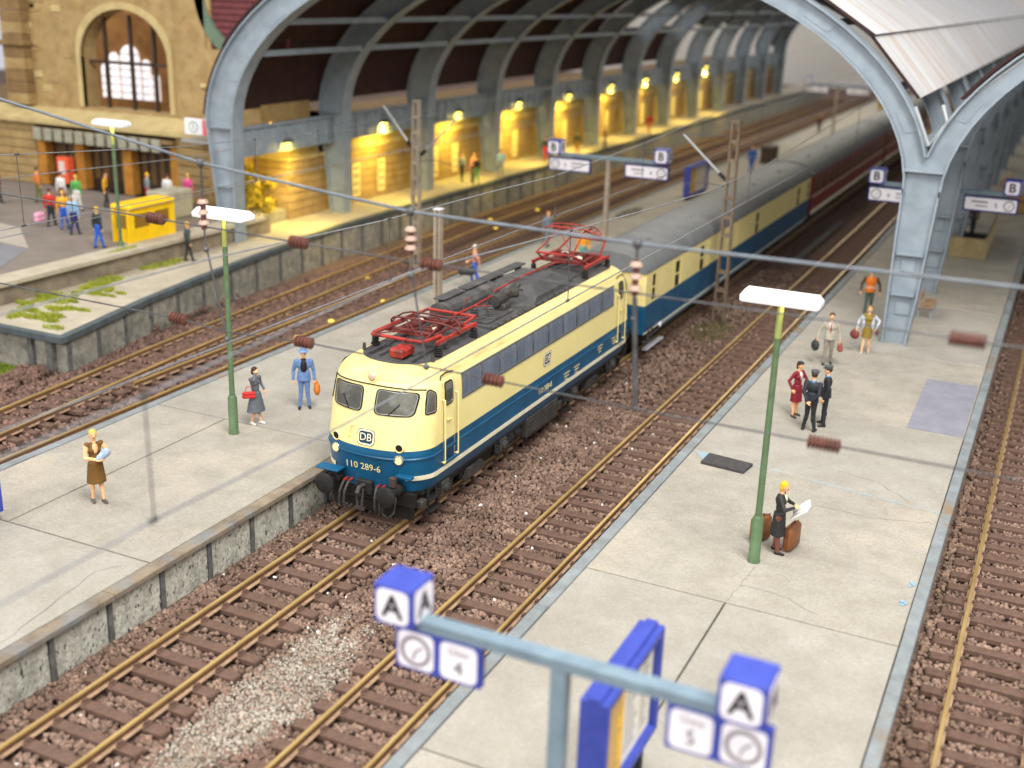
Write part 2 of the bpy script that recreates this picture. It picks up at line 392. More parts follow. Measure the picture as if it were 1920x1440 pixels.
BASE8 = np.array([(-1, -1, -1), (1, -1, -1), (1, 1, -1), (-1, 1, -1), (-1, -1, 1), (1, -1, 1), (1, 1, 1), (-1, 1, 1)], float)
F6 = np.array([(0, 3, 2, 1), (4, 5, 6, 7), (0, 1, 5, 4), (1, 2, 6, 5), (2, 3, 7, 6), (3, 0, 4, 7)])
def stones(name, label, pts, size, mtl):
    n = len(pts); v = BASE8[None]*RNG.uniform(0.45, 1.0, (n, 8, 3))
    sc = RNG.uniform(size[0], size[1], (n, 1, 1))*np.stack([RNG.uniform(.8, 1.3, n), RNG.uniform(.7, 1.1, n), RNG.uniform(.5, .9, n)], 1)[:, None]
    v = v*sc*0.62
    q = RNG.normal(size=(n, 4)); q /= np.linalg.norm(q, axis=1, keepdims=True); w, x, y, z = q.T
    R = np.stack([np.stack([1-2*(y*y+z*z), 2*(x*y-z*w), 2*(x*z+y*w)], -1), np.stack([2*(x*y+z*w), 1-2*(x*x+z*z), 2*(y*z-x*w)], -1), np.stack([2*(x*z-y*w), 2*(y*z+x*w), 1-2*(x*x+y*y)], -1)], 1)
    v = np.einsum('nij,nkj->nki', R, v)+pts[:, None]
    f = (F6[None]+8*np.arange(n)[:, None, None]).reshape(-1, 4)
    me = bpy.data.meshes.new(name); me.vertices.add(8*n); me.vertices.foreach_set('co', v.astype(np.float32).ravel())
    me.loops.add(f.size); me.loops.foreach_set('vertex_index', f.astype(np.int32).ravel())
    me.polygons.add(len(f)); me.polygons.foreach_set('loop_start', np.arange(0, f.size, 4, dtype=np.int32)); me.polygons.foreach_set('loop_total', np.full(len(f), 4, dtype=np.int32))
    me.update(calc_edges=True); me.validate(); me.materials.append(mtl)
    o = bpy.data.objects.new(name, me); C.objects.link(o); tag(o, label, 'ballast', kind='stuff'); return o
def scatter(x0, x1, y0, y1, dens, paths, dz=0.0, skip=None):
    n = int((x1-x0)*(y1-y0)*dens); X = RNG.uniform(x0, x1, n); Y = RNG.uniform(y0, y1, n); keep = np.ones(n, bool); Z = np.full(n, -0.3)
    for P in paths:
        yy = [p[1] for p in P]; xc = np.interp(Y, yy, [p[0] for p in P]); zc = np.interp(Y, yy, [p[2] for p in P])
        d = np.abs(X-xc); ph = np.abs((Y/SP+0.5) % 1-0.5)*SP
        keep &= ~((d < 1.36) & (ph < 0.175) & (RNG.random(n) > 0.015)); keep &= ~(np.abs(d-0.7525) < 0.125)
        Z = np.where(d < 2.4, np.maximum(zc-0.27-np.clip((d-1.5)*0.09, 0, .1), -1), Z) if P[-1][2] < 0 else Z
    Z += RNG.uniform(-0.06, 0.035, n)
    p = np.stack([X, Y, Z+dz], 1)[keep]
    if skip is not None: p = p[~skip(p)]
    return p
M_STONE = mat('ballast_stone', rgb(138, 113, 98), rgb(106, 84, 72), 1.6, 0.9, island=0.36, c3=rgb(152, 127, 111), s3=0.6, lo3=0.5, hi3=0.7)
M_STONED = mat('ballast_stone_dark', rgb(128, 100, 88), rgb(100, 76, 66), 1.6, 0.9, island=0.4)
M_STONEP = mat('ballast_stone_pale', rgb(182, 174, 160), rgb(152, 140, 126), 1.4, 0.9, island=0.3)
pale_band = lambda p: (np.abs(p[:, 0]-2.25+0.12*np.sin(p[:, 1]*1.3)) < 0.55+0.25*np.sin(p[:, 1]*0.9+1)+RNG.normal(0,.18,len(p))) & (p[:, 1] < -3.0+1.0*np.sin(p[:, 0]*5)) & (RNG.random(len(p)) < 0.66)
main = np.concatenate([scatter(-1.8, 5.98, -14, 13, 240, (T1, T2)), scatter(-1.8, 5.98, 13, 36, 80, (T1, T2))])
pb = pale_band(main)
stones('ballast', 'brown track ballast between the two platforms', main[~pb], (0.065, 0.12), M_STONE)
fine = scatter(1.3, 3.3, -14, -2.5, 1300, (T1, T2), 0.035); fine = fine[pale_band(fine)]
stones('pale_ballast', 'pale sandy gravel strip between the front tracks', fine, (0.03, 0.065), M_STONEP)
stones('ballast', 'greyish stones under the pale gravel strip between the front tracks', main[pb], (0.06, 0.11), mat('ballast_stone_mid', rgb(150, 130, 114), rgb(122, 102, 88), 1.5, .9, island=.35))
wh = main[RNG.random(len(main)) < 0.0025]+np.array([0, 0, 0.04])
stones('white_grit', 'scattered white grit grains in the ballast', wh, (0.05, 0.09), mat('white_grit', rgb(235, 230, 224), rough=0.8))
rb = np.concatenate([scatter(13.3, 18.5, -8, 14, 230, (T3,)), scatter(13.3, 18.5, 14, 44, 75, (T3,))])
stones('ballast', 'brown track ballast right of the right platform', rb, (0.065, 0.12), M_STONE)
lb = np.concatenate([scatter(-17.6, -9.25, -4, 32, 85, (T0A, T0B))])
lb = lb[lb[:, 0] > np.interp(lb[:, 1], [0, 6.3, 6.5, 12, 28], [-17.6, -17.6, -15.8, -17.0, -18.9])]
stones('ballast', 'dark brown ballast around the left tracks', lb, (0.09, 0.17), M_STONED)

# ------------------------------------------------------------------ platforms
def slab(poly, z, parent, mtl, th=0.14, gap=0.025):
    cx = sum(p[0] for p in poly)/len(poly); cy = sum(p[1] for p in poly)/len(poly)
    q = [(x-math.copysign(gap, x-cx), y-math.copysign(gap, y-cy)) for x, y in poly]
    b = 0.02; q2 = [(x-math.copysign(b, x-cx), y-math.copysign(b, y-cy)) for x, y in q]; n = len(q)
    m = MB(); m.grid([[(x, y, z-th) for x, y in q], [(x, y, z-b*0.6) for x, y in q], [(x, y, z) for x, y in q2]], close=True)
    m.add([(x, y, z) for x, y in q2], [tuple(range(n))])
    return m.build('paving_slab', mtl, parent, smooth=20)
def kerb_run(x0, x1, ys_, z, parent, mtl, dz=0.015, h=0.2):
    for a, b in zip(ys_[:-1], ys_[1:]):
        j = random.uniform(-.012, .012)
        m = MB(); m.box(x0+j, x1+j, a+0.008, b-0.008, z-h, z+dz, 0.015); m.build('kerb_stone', mtl, parent, smooth=20)
def structure(name, label):
    o = thing(name, label, None); o['kind'] = 'structure'; return o

# right platform
P2 = structure('platform', 'long grey concrete platform on the right under the big Y column')
m = MB(); m.box(6.05, 13.17, -16, 150, -0.4, 0.60); m.build('platform_core', M_JOINT, P2, smooth=0)
rows = [(-16, -16), (-7.6, -7.6), (-0.25, -0.35), (7.75, 6.7), (12.85, 12.5), (20.6, 20.4), (28.5, 28.5), (36.5, 36.5), (46, 46), (58, 58), (80, 80), (110, 110), (150, 150)]
for i in range(len(rows)-1):
    (a0, a1), (b0, b1) = rows[i], rows[i+1]
    f = lambda u, r: r[0]+(r[1]-r[0])*(u-6.25)/6.75
    cols = [6.25, 9.45, 13.0] if i < 2 else [6.25, 13.0]
    for c0, c1 in zip(cols[:-1], cols[1:]):
        slab([(c0, f(c0, rows[i])), (c1, f(c1, rows[i])), (c1, f(c1, rows[i+1])), (c0, f(c0, rows[i+1]))], 0.75, P2, M_CONC if i % 2 else M_CONC2, gap=0.022 if i != 4 else 0.012)
kb = [-16, -9, -2.3, 2.6, 6.9, 12, 18, 24, 32, 42, 60, 90, 150]
kerb_run(5.98, 6.25, kb, 0.75, P2, M_KERB); kerb_run(13.0, 13.26, [-16, -7, 0.4, 6.7, 13, 20, 28, 40, 60, 90, 150], 0.75, P2, M_KERB)
m = MB(); m.box(13.05, 13.18, -16, 150, -0.4, 0.56); m.build('platform_wall', M_WALLP, P2, smooth=0)
m = MB(); m.prism([(6.3, 7.76, 0.7), (12.98, 6.70, 0.7), (12.98, 6.66, 0.7), (6.3, 7.70, 0.7)], (0, 0, 0.056)); m.build('painted_joint', mat('joint_blue', rgb(140, 168, 180), rgb(160, 156, 148), 1.6, 0.8, lo=.4, hi=.55), P2)
m = MB(); m.prism([(6.25, 7.76, 0.7), (6.9, 7.62, 0.7), (6.85, 6.98, 0.7), (6.62, 7.3, 0.7)], (0, 0, 0.058)); m.build('painted_joint', MATS['joint_blue'], P2)
m = MB(); m.prism([(11.31, 17.95, 0.751), (12.94, 18.0, 0.751), (12.95, 12.62, 0.751), (11.36, 12.68, 0.751)], (0, 0, 0.012)); m.build('asphalt_patch', mat('asphalt_patch', rgb(142, 142, 152), rgb(128, 128, 138), 1.5, 0.85, 0.25, 30), P2)
mt = MB(); mt.prism([(6.78, 7.56, 0.752), (8.05, 7.38, 0.752), (7.97, 6.7, 0.752), (6.75, 6.83, 0.752)], (0, 0, 0.075))
tag(mt.build('rubber_mat', mat('mat_black', rgb(78, 76, 76), rgb(60, 58, 58), 8, 0.9, 0.5, 40), smooth=0), 'small dark grey plate lying on the blue joint of the right platform', 'mat')
def crack(pts, z, parent, w=0.012):
    m = MB(); A = []; B = []
    P = [Vector((x, y, z)) for x, y in pts]; Q = [P[0]]
    for a, b in zip(P[:-1], P[1:]):
        n = max(2, int((b-a).length/0.25)); d = (b-a).normalized(); s = Vector((-d.y, d.x, 0))
        for i in range(1, n+1): Q.append(a+(b-a)*i/n+s*random.uniform(-.05, .05)*(i < n))
    for i, p in enumerate(Q):
        d = (Q[min(i+1, len(Q)-1)]-Q[max(i-1, 0)]).normalized(); s = Vector((-d.y, d.x, 0))*w*random.uniform(0.4, 1.3)
        A.append(p+s); B.append(p-s)
    m.grid([A, B]); return m.build('surface_crack', M_JOINT, parent, smooth=0)
for c in ([(9.45, -0.3), (9.6, 1.6)], [(9.55, 0.6), (10.6, 0.5), (11.3, 0.1)], [(9.8, 4.8), (10.1, 5.6), (11.6, 5.6), (12.8, 6.0)], [(10.2, 8.2), (11.2, 8.0), (12.2, 7.0)]): crack(c, 0.7535, P2, 0.005)

# middle platform
P1 = structure('platform', 'pale concrete platform left of the locomotive')
m = MB(); m.box(-9.1, -2.14, -16, 150, -0.4, 0.60); m.build('platform_core', M_JOINT, P1, smooth=0)
rows = [-16, -4.68, 3.2, 11.1, 19, 27, 36, 48, 64, 90, 150]
for i in range(len(rows)-1):
    cols = [-8.95, -6.45, -2.18] if i == 1 else [-8.95, -2.18]
    for c0, c1 in zip(cols[:-1], cols[1:]):
        slab([(c0, rows[i]), (c1, rows[i]), (c1, rows[i+1]), (c0, rows[i+1])], 0.75, P1, M_CONC2 if i % 2 else M_CONC)
kerb_run(-2.18, -1.84, [-16, -9.5, -6.1, -2.2, 3, 8, 14, 20, 30, 45, 70, 150], 0.75, P1, mat('kerb_rusty', rgb(146, 132, 112), rgb(112, 100, 86), 1.6, 0.85, 0.4, 16, c3=rgb(116, 126, 132), s3=0.5, lo3=0.45, hi3=0.6), 0.0, 0.13)
kerb_run(-9.22, -8.95, [-16, -1.5, 5.5, 10.8, 18, 26, 36, 60, 150], 0.75, P1, M_KERB)
yy = -15.64
while yy < 36:
    m = MB(); m.box(-2.12+random.uniform(-.01, .01), -1.98, yy+0.075, yy+1.505, -0.42, 0.62, 0.02); m.build('wall_panel', M_WALLP, P1, smooth=20)
    m = MB(); m.box(-2.08, -1.94, yy-0.065, yy+0.065, -0.42, 0.62, 0.015); m.build('wall_pier', M_PIERD, P1, smooth=20); yy += 1.58
m = MB(); m.box(-9.12, -9.0, -16, 150, -0.42, 0.56); m.build('wall_panel', M_WALLP, P1, smooth=0)
crack([(-2.6, -5.1), (-2.9, -5.6), (-2.6, -7.2), (-2.4, -8.2), (-2.6, -9.5)], 0.7535, P1, 0.007)
crack([(-7.9, 19.1), (-5.2, 19.3)], 0.7535, P1, 0.007)

# left platform beside the station house
EDGE = [(-15.75, 6.35), (-16.9, 11.7), (-17.5, 15.5), (-18.3, 22), (-18.85, 28), (-18.9, 36), (-18.9, 60), (-18.9, 150)]
P0 = structure('platform', 'weedy concrete platform on the left in front of the station house')
for i in range(len(EDGE)-1):
    (xa, ya), (xb, yb) = EDGE[i], EDGE[i+1]
    slab([(-22.6, ya), (xa-0.3, ya), (xb-0.3, yb), (-22.6, yb)], 1.0, P0, mat('platform_concrete_left', rgb(188, 178, 158), rgb(168, 158, 138), 0.8, 0.9, 0.3, 24), gap=0.03 if i == 0 else 0.012)
    m = MB(); m.prism([(xa-0.3, ya, 0.8), (xa+0.02, ya, 0.8), (xb+0.02, yb, 0.8), (xb-0.3, yb, 0.8)], (0, 0, 0.21)); m.build('kerb_stone', M_KERBD, P0, smooth=0)
    m = MB(); m.prism([(-22.5, ya, -1), (xa-0.12, ya, -1), (xb-0.12, yb, -1), (-22.5, yb, -1)], (0, 0, 1.87)); m.build('platform_wall', mat('platform_wall_pale', rgb(164, 160, 148), rgb(120, 118, 108), 2.6, 0.9, 0.5, 12, c3=rgb(84, 84, 78), s3=6, lo3=0.58, hi3=0.7), P0, smooth=0)
    L = math.hypot(xb-xa, yb-ya); n = max(1, round(L/1.95)) if ya < 40 else 0
    for k in range(n):
        u = (k+0.1)/n; x, y = xa+(xb-xa)*u-0.12, ya+(yb-ya)*u
        m = MB(); m.box(x-0.1, x+0.05, y-0.09, y+0.09, -1, 0.8); m.build('wall_pier', M_PIERD, P0, smooth=0)
m = MB(); m.prism([(-23, 6.35, 0.8), (-15.73, 6.35, 0.8), (-15.73, 6.05, 0.8), (-23, 6.05, 0.8)], (0, 0, 0.21)); m.build('kerb_stone', M_KERBD, P0, smooth=0)
for x in (-17.4, -19.4, -21.4): m = MB(); m.box(x-0.1, x+0.1, 6.18, 6.34, -1, 0.8); m.build('wall_pier', M_PIERD, P0, smooth=0)
m = MB(); m.box(-16.6, -16.3, 6.14, 6.34, -1, 0.8); m.build('wall_pier', M_PIERD, P0, smooth=0)
# raised forecourt
PZ = structure('forecourt', 'raised grey forecourt in front of the station house')
m = MB(); m.box(-120, -20.72, -20, 24.6, -1, 1.78); m.build('retaining_wall', mat('forecourt_wall', rgb(150, 138, 118), rgb(118, 106, 90), 1.6, 0.9, 0.4, 12), PZ, smooth=0)
m = MB(); m.box(-120, -21.6, -20, 24.7, 1.74, 1.9); m.build('forecourt_paving', mat('forecourt_asphalt', rgb(132, 122, 112), rgb(116, 106, 98), 0.8, 0.9, 0.2, 20), PZ, smooth=0)
for a, b in zip([-20, 0, 5, 8.8, 12.2, 15.8, 19.2], [0, 5, 8.8, 12.2, 15.8, 19.2, 24]):
    m = MB(); m.box(-21.6, -20.5, a+.01, b-.01, 1.72, 1.915, 0.02); m.build('kerb_stone', mat('forecourt_kerb', rgb(186, 176, 156), rgb(168, 158, 138), 1.2, 0.9, 0.2, 20), PZ, smooth=20)
m = MB(); m.prism([(-40, 14.4, 1.902), (-24.2, 12.6, 1.902), (-22.3, 9.4, 1.902), (-40, 8.6, 1.902)], (0, 0, 0.01)); m.build('asphalt_patch', mat('asphalt_blue', rgb(128, 128, 132), rgb(116, 116, 120), 1, 0.9), PZ, smooth=0)
m = MB(); m.prism([(-44, 18.6, 1.902), (-27.8, 15.6, 1.902), (-24.3, 12.8, 1.902), (-40, 14.6, 1.902)], (0, 0, 0.012)); m.build('asphalt_patch', mat('paving_pale', rgb(172, 164, 152), rgb(158, 150, 138), 1, 0.9), PZ, smooth=0)
# weeds
def weeds(name, label, spots, mtl, h=(0.05, 0.14)):
    m = MB()
    for x, y, z, rx, ry, n in spots:
        for _ in range(n):
            a = random.uniform(0, 2*PI); r = math.sqrt(random.random()); px, py = x+rx*r*math.cos(a), y+ry*r*math.sin(a)
            t = random.uniform(0, 2*PI); hh = random.uniform(*h); w = 0.022; l = random.uniform(0, .09)
            m.add([(px-w*math.cos(t), py-w*math.sin(t), z), (px+w*math.cos(t), py+w*math.sin(t), z), (px+l*math.sin(t), py-l*math.cos(t), z+hh)], [(0, 1, 2)])
    return tag(m.build(name, mtl, smooth=0, recalc=False), label, 'weeds', kind='stuff')
M_GRASS = mat('moss_yellow_green', rgb(172, 176, 58), rgb(132, 142, 44), 2, 0.9)
weeds('weeds', 'yellow-green moss growing on the left platform', [(x_+random.gauss(0, .5), y_+random.gauss(0, .35), 1.0, random.uniform(.12, .5), random.uniform(.1, .3), 150) for x_, y_ in [(-19.9, 8.7), (-17.8, 7.6), (-18.9, 7.4), (-19.1, 11.3), (-20.2, 10.4), (-18.6, 8.6), (-19.6, 9.8), (-20.0, 12.2)] for _ in range(7)]+[(-20.3, 13.2, 1, .5, .6, 400), (-20.4, 16.4, 1, .5, 1.3, 800), (-21.9, 20.9, 1, .4, .9, 300), (-20.9, 14.6, 1.9, .15, .9, 200)], M_GRASS)
weeds('grass', 'bright green grass patch beside the ballast at the left edge', [(-18.3, 5.2, -0.4, 1.1, .75, 2600), (-20.2, 5.0, -0.4, 1.6, .8, 1500)], mat('grass_green', rgb(130, 150, 40), rgb(96, 118, 30), 2, 0.9), (0.08, 0.2))
weeds('weeds', 'olive weeds in the ballast beside the rusty lattice mast', [(2.3, 23.2, -0.28, .8, 1.6, 500)], mat('weed_olive', rgb(110, 104, 60), rgb(84, 82, 48), 2, 0.9), (0.08, 0.25))
weeds('weeds', 'dark moss patch on the far end of the middle platform', [(-8.0, 41.5, 0.755, .5, 2.0, 600)], mat('weed_dark', rgb(84, 78, 48), rgb(64, 60, 40), 2, 0.9), (0.02, 0.08))

for k, (x, y, z, lb) in enumerate(((12.86, 2.4, .77, 'farther pale blue plaster crumb on the right edge of the right platform'), (12.82, 1.45, .77, 'nearer pale blue plaster crumb on the right edge of the right platform'), (5.6, 4.3, -.02, 'tiny bright blue scrap by the rail next to the right platform'))):
    m = MB()
    for j in range(5): a = random.uniform(0, 6.28); m.sphere((x+.05*math.cos(a), y+.09*math.sin(a), z), (random.uniform(.03, .07), random.uniform(.03, .08), .03), 6, 4)
    tag(m.build('plaster_crumb', mat('crumb_blue', rgb(150, 184, 200), rgb(120, 150, 170), 9, .9) if k < 2 else mat('scrap_blue', rgb(52, 104, 190)), smooth=0), lb, 'debris')
# ------------------------------------------------------------------ locomotive
YM = 8.22
ZW = [0.95, 1.25, 2.08, 2.9, 3.4, 3.62, 3.8, 3.93, 4.0]; WV = [1.38, 1.5, 1.5, 1.49, 1.475, 1.44, 1.36, 1.22, 1.05]
ZF = [0.95, 1.3, 1.84, 1.92, 2.08, 2.9, 3.55, 3.75, 3.88, 3.95, 4.0]; YF = [0.66, 0.6, 0.52, 0.5, 0.53, 0.69, 0.88, 0.97, 1.1, 1.25, 1.5]
lw = lambda z: float(np.interp(z, ZW, WV)); lf = lambda z: float(np.interp(z, ZF, YF))
DN = 0.95; PN, QN = 2.2, 2.0
def nose_y(x, z):
    u = min(abs(x)/lw(z), 1); return lf(z)+DN*(1-(1-u**PN)**(1/QN))
def front_pt(x, z, off=0.0):
    e = 0.01; y = nose_y(x, z)
    dx = Vector((2*e, nose_y(x+e, z)-nose_y(x-e, z), 0)); dz = Vector((0, nose_y(x, z+e)-nose_y(x, z-e), 2*e))
    n = dx.cross(dz).normalized()
    if n.y > 0: n = -n
    return Vector((x, y, z))+n*off
def side_pt(y, z, off=0.0):
    t = (y-lf(z))/DN
    if t >= 1: return Vector((lw(z)+off, y, z))
    x = lw(z)*(1-(1-max(t, 0))**QN)**(1/PN); return front_pt(min(x, lw(z)*0.999), z, off)
def outline(z, n=64):
    pts = []
    for i in range(n+1):                      # front, left to right
        a = -PI/2+PI*i/n; x = lw(z)*math.sin(a); pts.append((x, nose_y(x*0.9999, z), z))
    for y in np.linspace(lf(z)+DN+0.4, 2*YM-lf(z)-DN-0.4, 6): pts.append((lw(z), float(y), z))
    back = [(-x, 2*YM-y, z) for x, y, _ in pts[:n+1]]
    pts += back
    for y in np.linspace(2*YM-lf(z)-DN-0.4, lf(z)+DN+0.4, 6): pts.append((-lw(z), float(y), z))
    return pts
loco = thing('locomotive', 'cream and blue electric locomotive standing at the platform', 'locomotive', (0, YM, 0))
def zone(name, zs, mtl, d=0.0):
    m = MB(); m.grid([outline(z) for z in zs], close=True); return m.build(name, mtl, loco, smooth=28)
zone('lower_body', [0.95, 1.1, 1.28, 1.40, 1.6, 1.78, 1.86, 1.92, 1.98, 2.08], M_BLUE)
zone('upper_body', [2.08, 2.3, 2.6, 2.9, 3.2, 3.4, 3.55, 3.62, 3.7], M_CREAM)
zone('roof_edge', [3.7, 3.78, 3.85, 3.9, 3.95, 3.98, 4.0], M_CREAMW)
m = MB()                                                       # roof deck
def roof_pt(u, v):                                              # u -1..1 across, v 0..1 along
    P = []
    z = 4.0; w = lw(z); x = u*w; y0 = nose_y(x*0.999, z); y = y0+(2*YM-2*y0)*v; return (x, y, z+0.09*(1-u*u)*min(1, v*8, (1-v)*8))
m.grid([[roof_pt(u, v) for u in np.sin(np.linspace(-PI/2, PI/2, 15))] for v in (0, .02, .05, .1, .13, .5, .87, .9, .95, .98, 1)])
m.build('roof', M_ROOF, loco, smooth=50)
def off_outline(z, d): return [(x*(1+d/1.5), YM+(y-YM)*(1+d/7.7), zz) for x, y, zz in outline(z)]
for sx in (1, -1):                                             # white stripe along each side, wrapping the corners
    def run(z, d): return [p for p in off_outline(z, d) if p[0]*sx > 0.98]
    rows = []
    for z, d in ((1.285, 0.003), (1.285, 0.016), (1.40, 0.016), (1.40, 0.003)): rows.append(sorted(run(z, d), key=lambda p: (round(p[1], 4))))
    k = min(len(r) for r in rows); st = MB(); st.grid([r[:k] for r in rows]); st.build('stripe', M_STRIPE, loco, smooth=30)
cr_ = MB(); cr_.grid([off_outline(1.80, 0.003), off_outline(1.84, 0.022), off_outline(1.875, 0.022), off_outline(1.9, 0.003)], close=True)
cr_.build('waist_moulding', M_BLUE, loco, smooth=20)
sk = MB(); sk.grid([off_outline(0.8, -0.08), off_outline(0.9, -0.04), off_outline(1.0, -0.012)], close=True); sk.build('skirt', M_GREYD, loco, smooth=30)
bt = MB(); bt.box(-1.3, 1.3, 1.2, 2*YM-1.2, 0.82, 0.98); bt.build('floor', M_BLACK, loco, smooth=0)
# cab windows
def flip(fn):  # the other end of the locomotive
    return lambda *a: (lambda p: Vector((-p[0], 2*YM-p[1], p[2])))(fn(*a))
def window(outl, fn, name='window'):
    outl = dense(outl)
    w = MB(); patch(w, outl, fn, 0.012, 10); o = w.build(name, M_GLASS, loco, smooth=60)
    fr = MB(); ring(fr, outl, fn, 0.012, -0.022, 0.012, 0.012); fr.build('rubber_seal', M_BLACKS, o, smooth=40)
    rm = MB(); ring(rm, outl, fn, 0.01, -0.04, -0.016, 0.008); rm.build('silver_trim', M_CHROME, o, smooth=40); return o
wr = round_poly([(0.18, 2.93), (1.13, 2.93), (1.19, 3.49), (0.19, 3.54)], 0.14)
wl = [(-x, z) for x, z in wr][::-1]
sw = round_poly([(1.2, 2.95), (1.5, 2.97), (1.56, 3.44), (1.42, 3.55), (1.34, 3.48)], 0.07)
dw = round_poly([(1.93, 3.0), (2.32, 3.0), (2.32, 3.58), (1.93, 3.58)], 0.09)
mir = lambda fn: (lambda y, z, o=0.0: (lambda p: Vector((-p[0], p[1], p[2])))(fn(y, z, o)))
for fn in (front_pt, flip(front_pt)):
    for ol in (wr, wl):
        o = window(ol, fn, 'windscreen')
        c = 1 if ol is wr else -1
        wp = MB(); wp.tube([fn(c*0.55, 2.93, 0.03), fn(c*0.80, 3.22, 0.035)], 0.012, 5); wp.build('wiper', M_BLACKS, o)
for fn in (side_pt, mir(side_pt), flip(side_pt), flip(mir(side_pt))):
    window(sw, fn, 'cab_side_window'); window(dw, fn, 'door_window')
    d = MB(); dl = dense(round_poly([(1.84, 1.44), (2.43, 1.44), (2.43, 3.72), (1.84, 3.72)], 0.08))
    ring(d, dl, fn, 0.0, -0.012, 0.004, 0.006); dd = d.build('door', M_CREAMD, loco, smooth=30)
    hb = MB(); hb.tube([fn(2.0, 2.6, 0.03), fn(2.2, 2.6, 0.04)], 0.02, 6); hb.build('handle', M_CREAM, dd)
    rc = MB(); patch(rc, round_poly([(1.9, 1.52), (2.38, 1.52), (2.38, 2.02), (1.9, 2.02)], 0.05), fn, 0.004, 2); rc.build('step_recess', mat('recess_blue', rgb(12, 52, 84), rough=0.6), dd)
    rs = MB(); rs.tube([fn(1.86, 1.52, 0.05), fn(2.42, 1.52, 0.05)], 0.03, 6); rs.build('step', M_BLUE, dd)
    gt = MB(); gt.tube([fn(1.78, 3.68, .025), fn(1.86, 3.76, .03), fn(2.12, 3.8, .03), fn(2.45, 3.76, .03)], 0.016, 5); gt.build('rain_gutter', M_BLACKS, loco)
    for y, z1, z0_ in ((1.79, 3.2, 1.53), (2.48, 3.22, 1.56)):
        hr = MB(); hr.tube([fn(y, z0_, 0.0), fn(y, z0_+0.02, 0.09), fn(y, z1-0.02, 0.09), fn(y, z1, 0.0)], 0.022, 6)
        hr.sphere(tuple(fn(y, z0_+0.01, 0.06)), 0.04, 6, 5); hr.build('handrail', M_CREAM, loco)
# lamps, emblem, number on the ends
for fn in (front_pt, flip(front_pt)):
    for sx in (-1, 1):
        for z, lens in ((2.17, M_BLACKS), (1.86, M_LENS)):
            p = fn(sx*0.9, z, 0.0); ax = (fn(sx*0.9, z, 1.0)-p); ax.z *= 0.2; ax.x *= 0.35; ax = ax.normalized()
            h = MB(); h.lathe([(0.085, -0.06), (0.125, -0.03), (0.13, 0.03), (0.115, 0.055), (0.095, 0.055), (0.09, 0.03)], p, ax, 20)
            hl = h.build('headlight', M_CREAM if z > 2 else M_CHROME, loco, smooth=40)
            h = MB(); h.lathe([(0.092, 0.02), (0.09, 0.035), (0.05, 0.05 if z < 2 else 0.036), (0.001, 0.055 if z < 2 else 0.036)], p, ax, 16); h.build('lens', lens, hl, smooth=60)
    p = fn(0, 3.78, 0.0); ax = Vector((0, -1 if p.y < 5 else 1, 0.1))
    h = MB(); h.lathe([(0.05, -0.42), (0.11, -0.2), (0.145, -0.03), (0.15, 0.06), (0.13, 0.085), (0.115, 0.08)], p, ax, 20); hl = h.build('headlight', M_CREAM, loco, smooth=40)
    h = MB(); h.lathe([(0.118, 0.06), (0.1, 0.095), (0.05, 0.11), (0.001, 0.115)], p, ax, 16); h.build('lens', mat('top_lens', rgb(206, 176, 150), rough=0.1, coat=0.6), hl, smooth=60)
    hn = MB(); hn.tube([fn(-0.42, 2.28, 0), fn(-0.42, 2.3, 0.08), fn(-0.42, 2.52, 0.08), fn(-0.36, 2.58, 0.08), fn(-0.3, 2.58, 0)], 0.02, 6); hn.build('lamp_bracket', M_CREAM, loco)
    rg = MB(); rg.tube([fn(x, 3.60+0.06*(x/1.3)**2*-1, 0.015) for x in np.linspace(-1.28, 1.28, 13)], 0.016, 5); rg.build('rain_gutter', M_BLACKS, loco)
    for sx in (-1, 1):
        hk = MB(); hk.cyl(fn(sx*1.0, 3.98, 0.0)+Vector((0, 0.22 if p.y < 5 else -0.22, 0)), fn(sx*1.0, 3.98, 0.0)+Vector((0, 0.22 if p.y < 5 else -0.22, 0.2)), 0.05, 0.035, 8); hk.build('lifting_eye', M_GREYD, loco)
    fs_ = MB(); fs_.box(-0.95, -0.35, (0.33 if p.y < 5 else 2*YM-0.5), (0.5 if p.y < 5 else 2*YM-0.33), 1.3, 1.34); 
M3 = lambda a, b, c: Matrix((a, b, c)).transposed()
def emblem(fn, cx, cz, w, h):
    def mp(x, z, o): return fn(cx+x, cz+z, o)
    P = dense(rounded(w, h, 0.28*h)); a = MB(); patch(a, P, mp, 0.01, 2); pl = a.build('emblem_plate', mat('emblem_dark', rgb(30, 62, 78), rough=0.4), loco, smooth=60)
    b = MB(); ring(b, dense(rounded(w*0.86, h*0.84, 0.24*h)), mp, 0.014, -0.02*h/0.38, 0.02*h/0.38, 0.004); b.build('emblem_ring', M_STRIPE, pl, smooth=30)
    r = (fn(cx+0.1, cz, 0)-fn(cx-0.1, cz, 0)).normalized(); n = (fn(cx, cz, 1)-fn(cx, cz, 0)).normalized(); u = n.cross(r).normalized()
    if u.z < 0: r = -r; u = n.cross(r)
    text('lettering', 'DB', h*0.66, M_STRIPE, pl, fn(cx, cz, 0.022), M3(r, u, n), 0.003)
def emblem_f(x, z, o): return front_pt(x, z, o)
emblem(front_pt, 0.03, 2.33, 0.5, 0.4); emblem(flip(front_pt), 0.03, 2.33, 0.5, 0.4)
emblem(lambda y, z, o=0: Vector((lw(z)+o, y, z)), YM, 2.52, 0.58, 0.42)
emblem(lambda y, z, o=0: Vector((-lw(z)-o, y, z)), YM, 2.52, 0.58, 0.42)
def words(body, size, loc, r, u, name='lettering', mtl=None): text(name, body, size, mtl or mat('lettering_cream', rgb(236, 222, 160), rough=0.5), loco, loc, M3(Vector(r), Vector(u), Vector(r).cross(Vector(u))), 0.003)
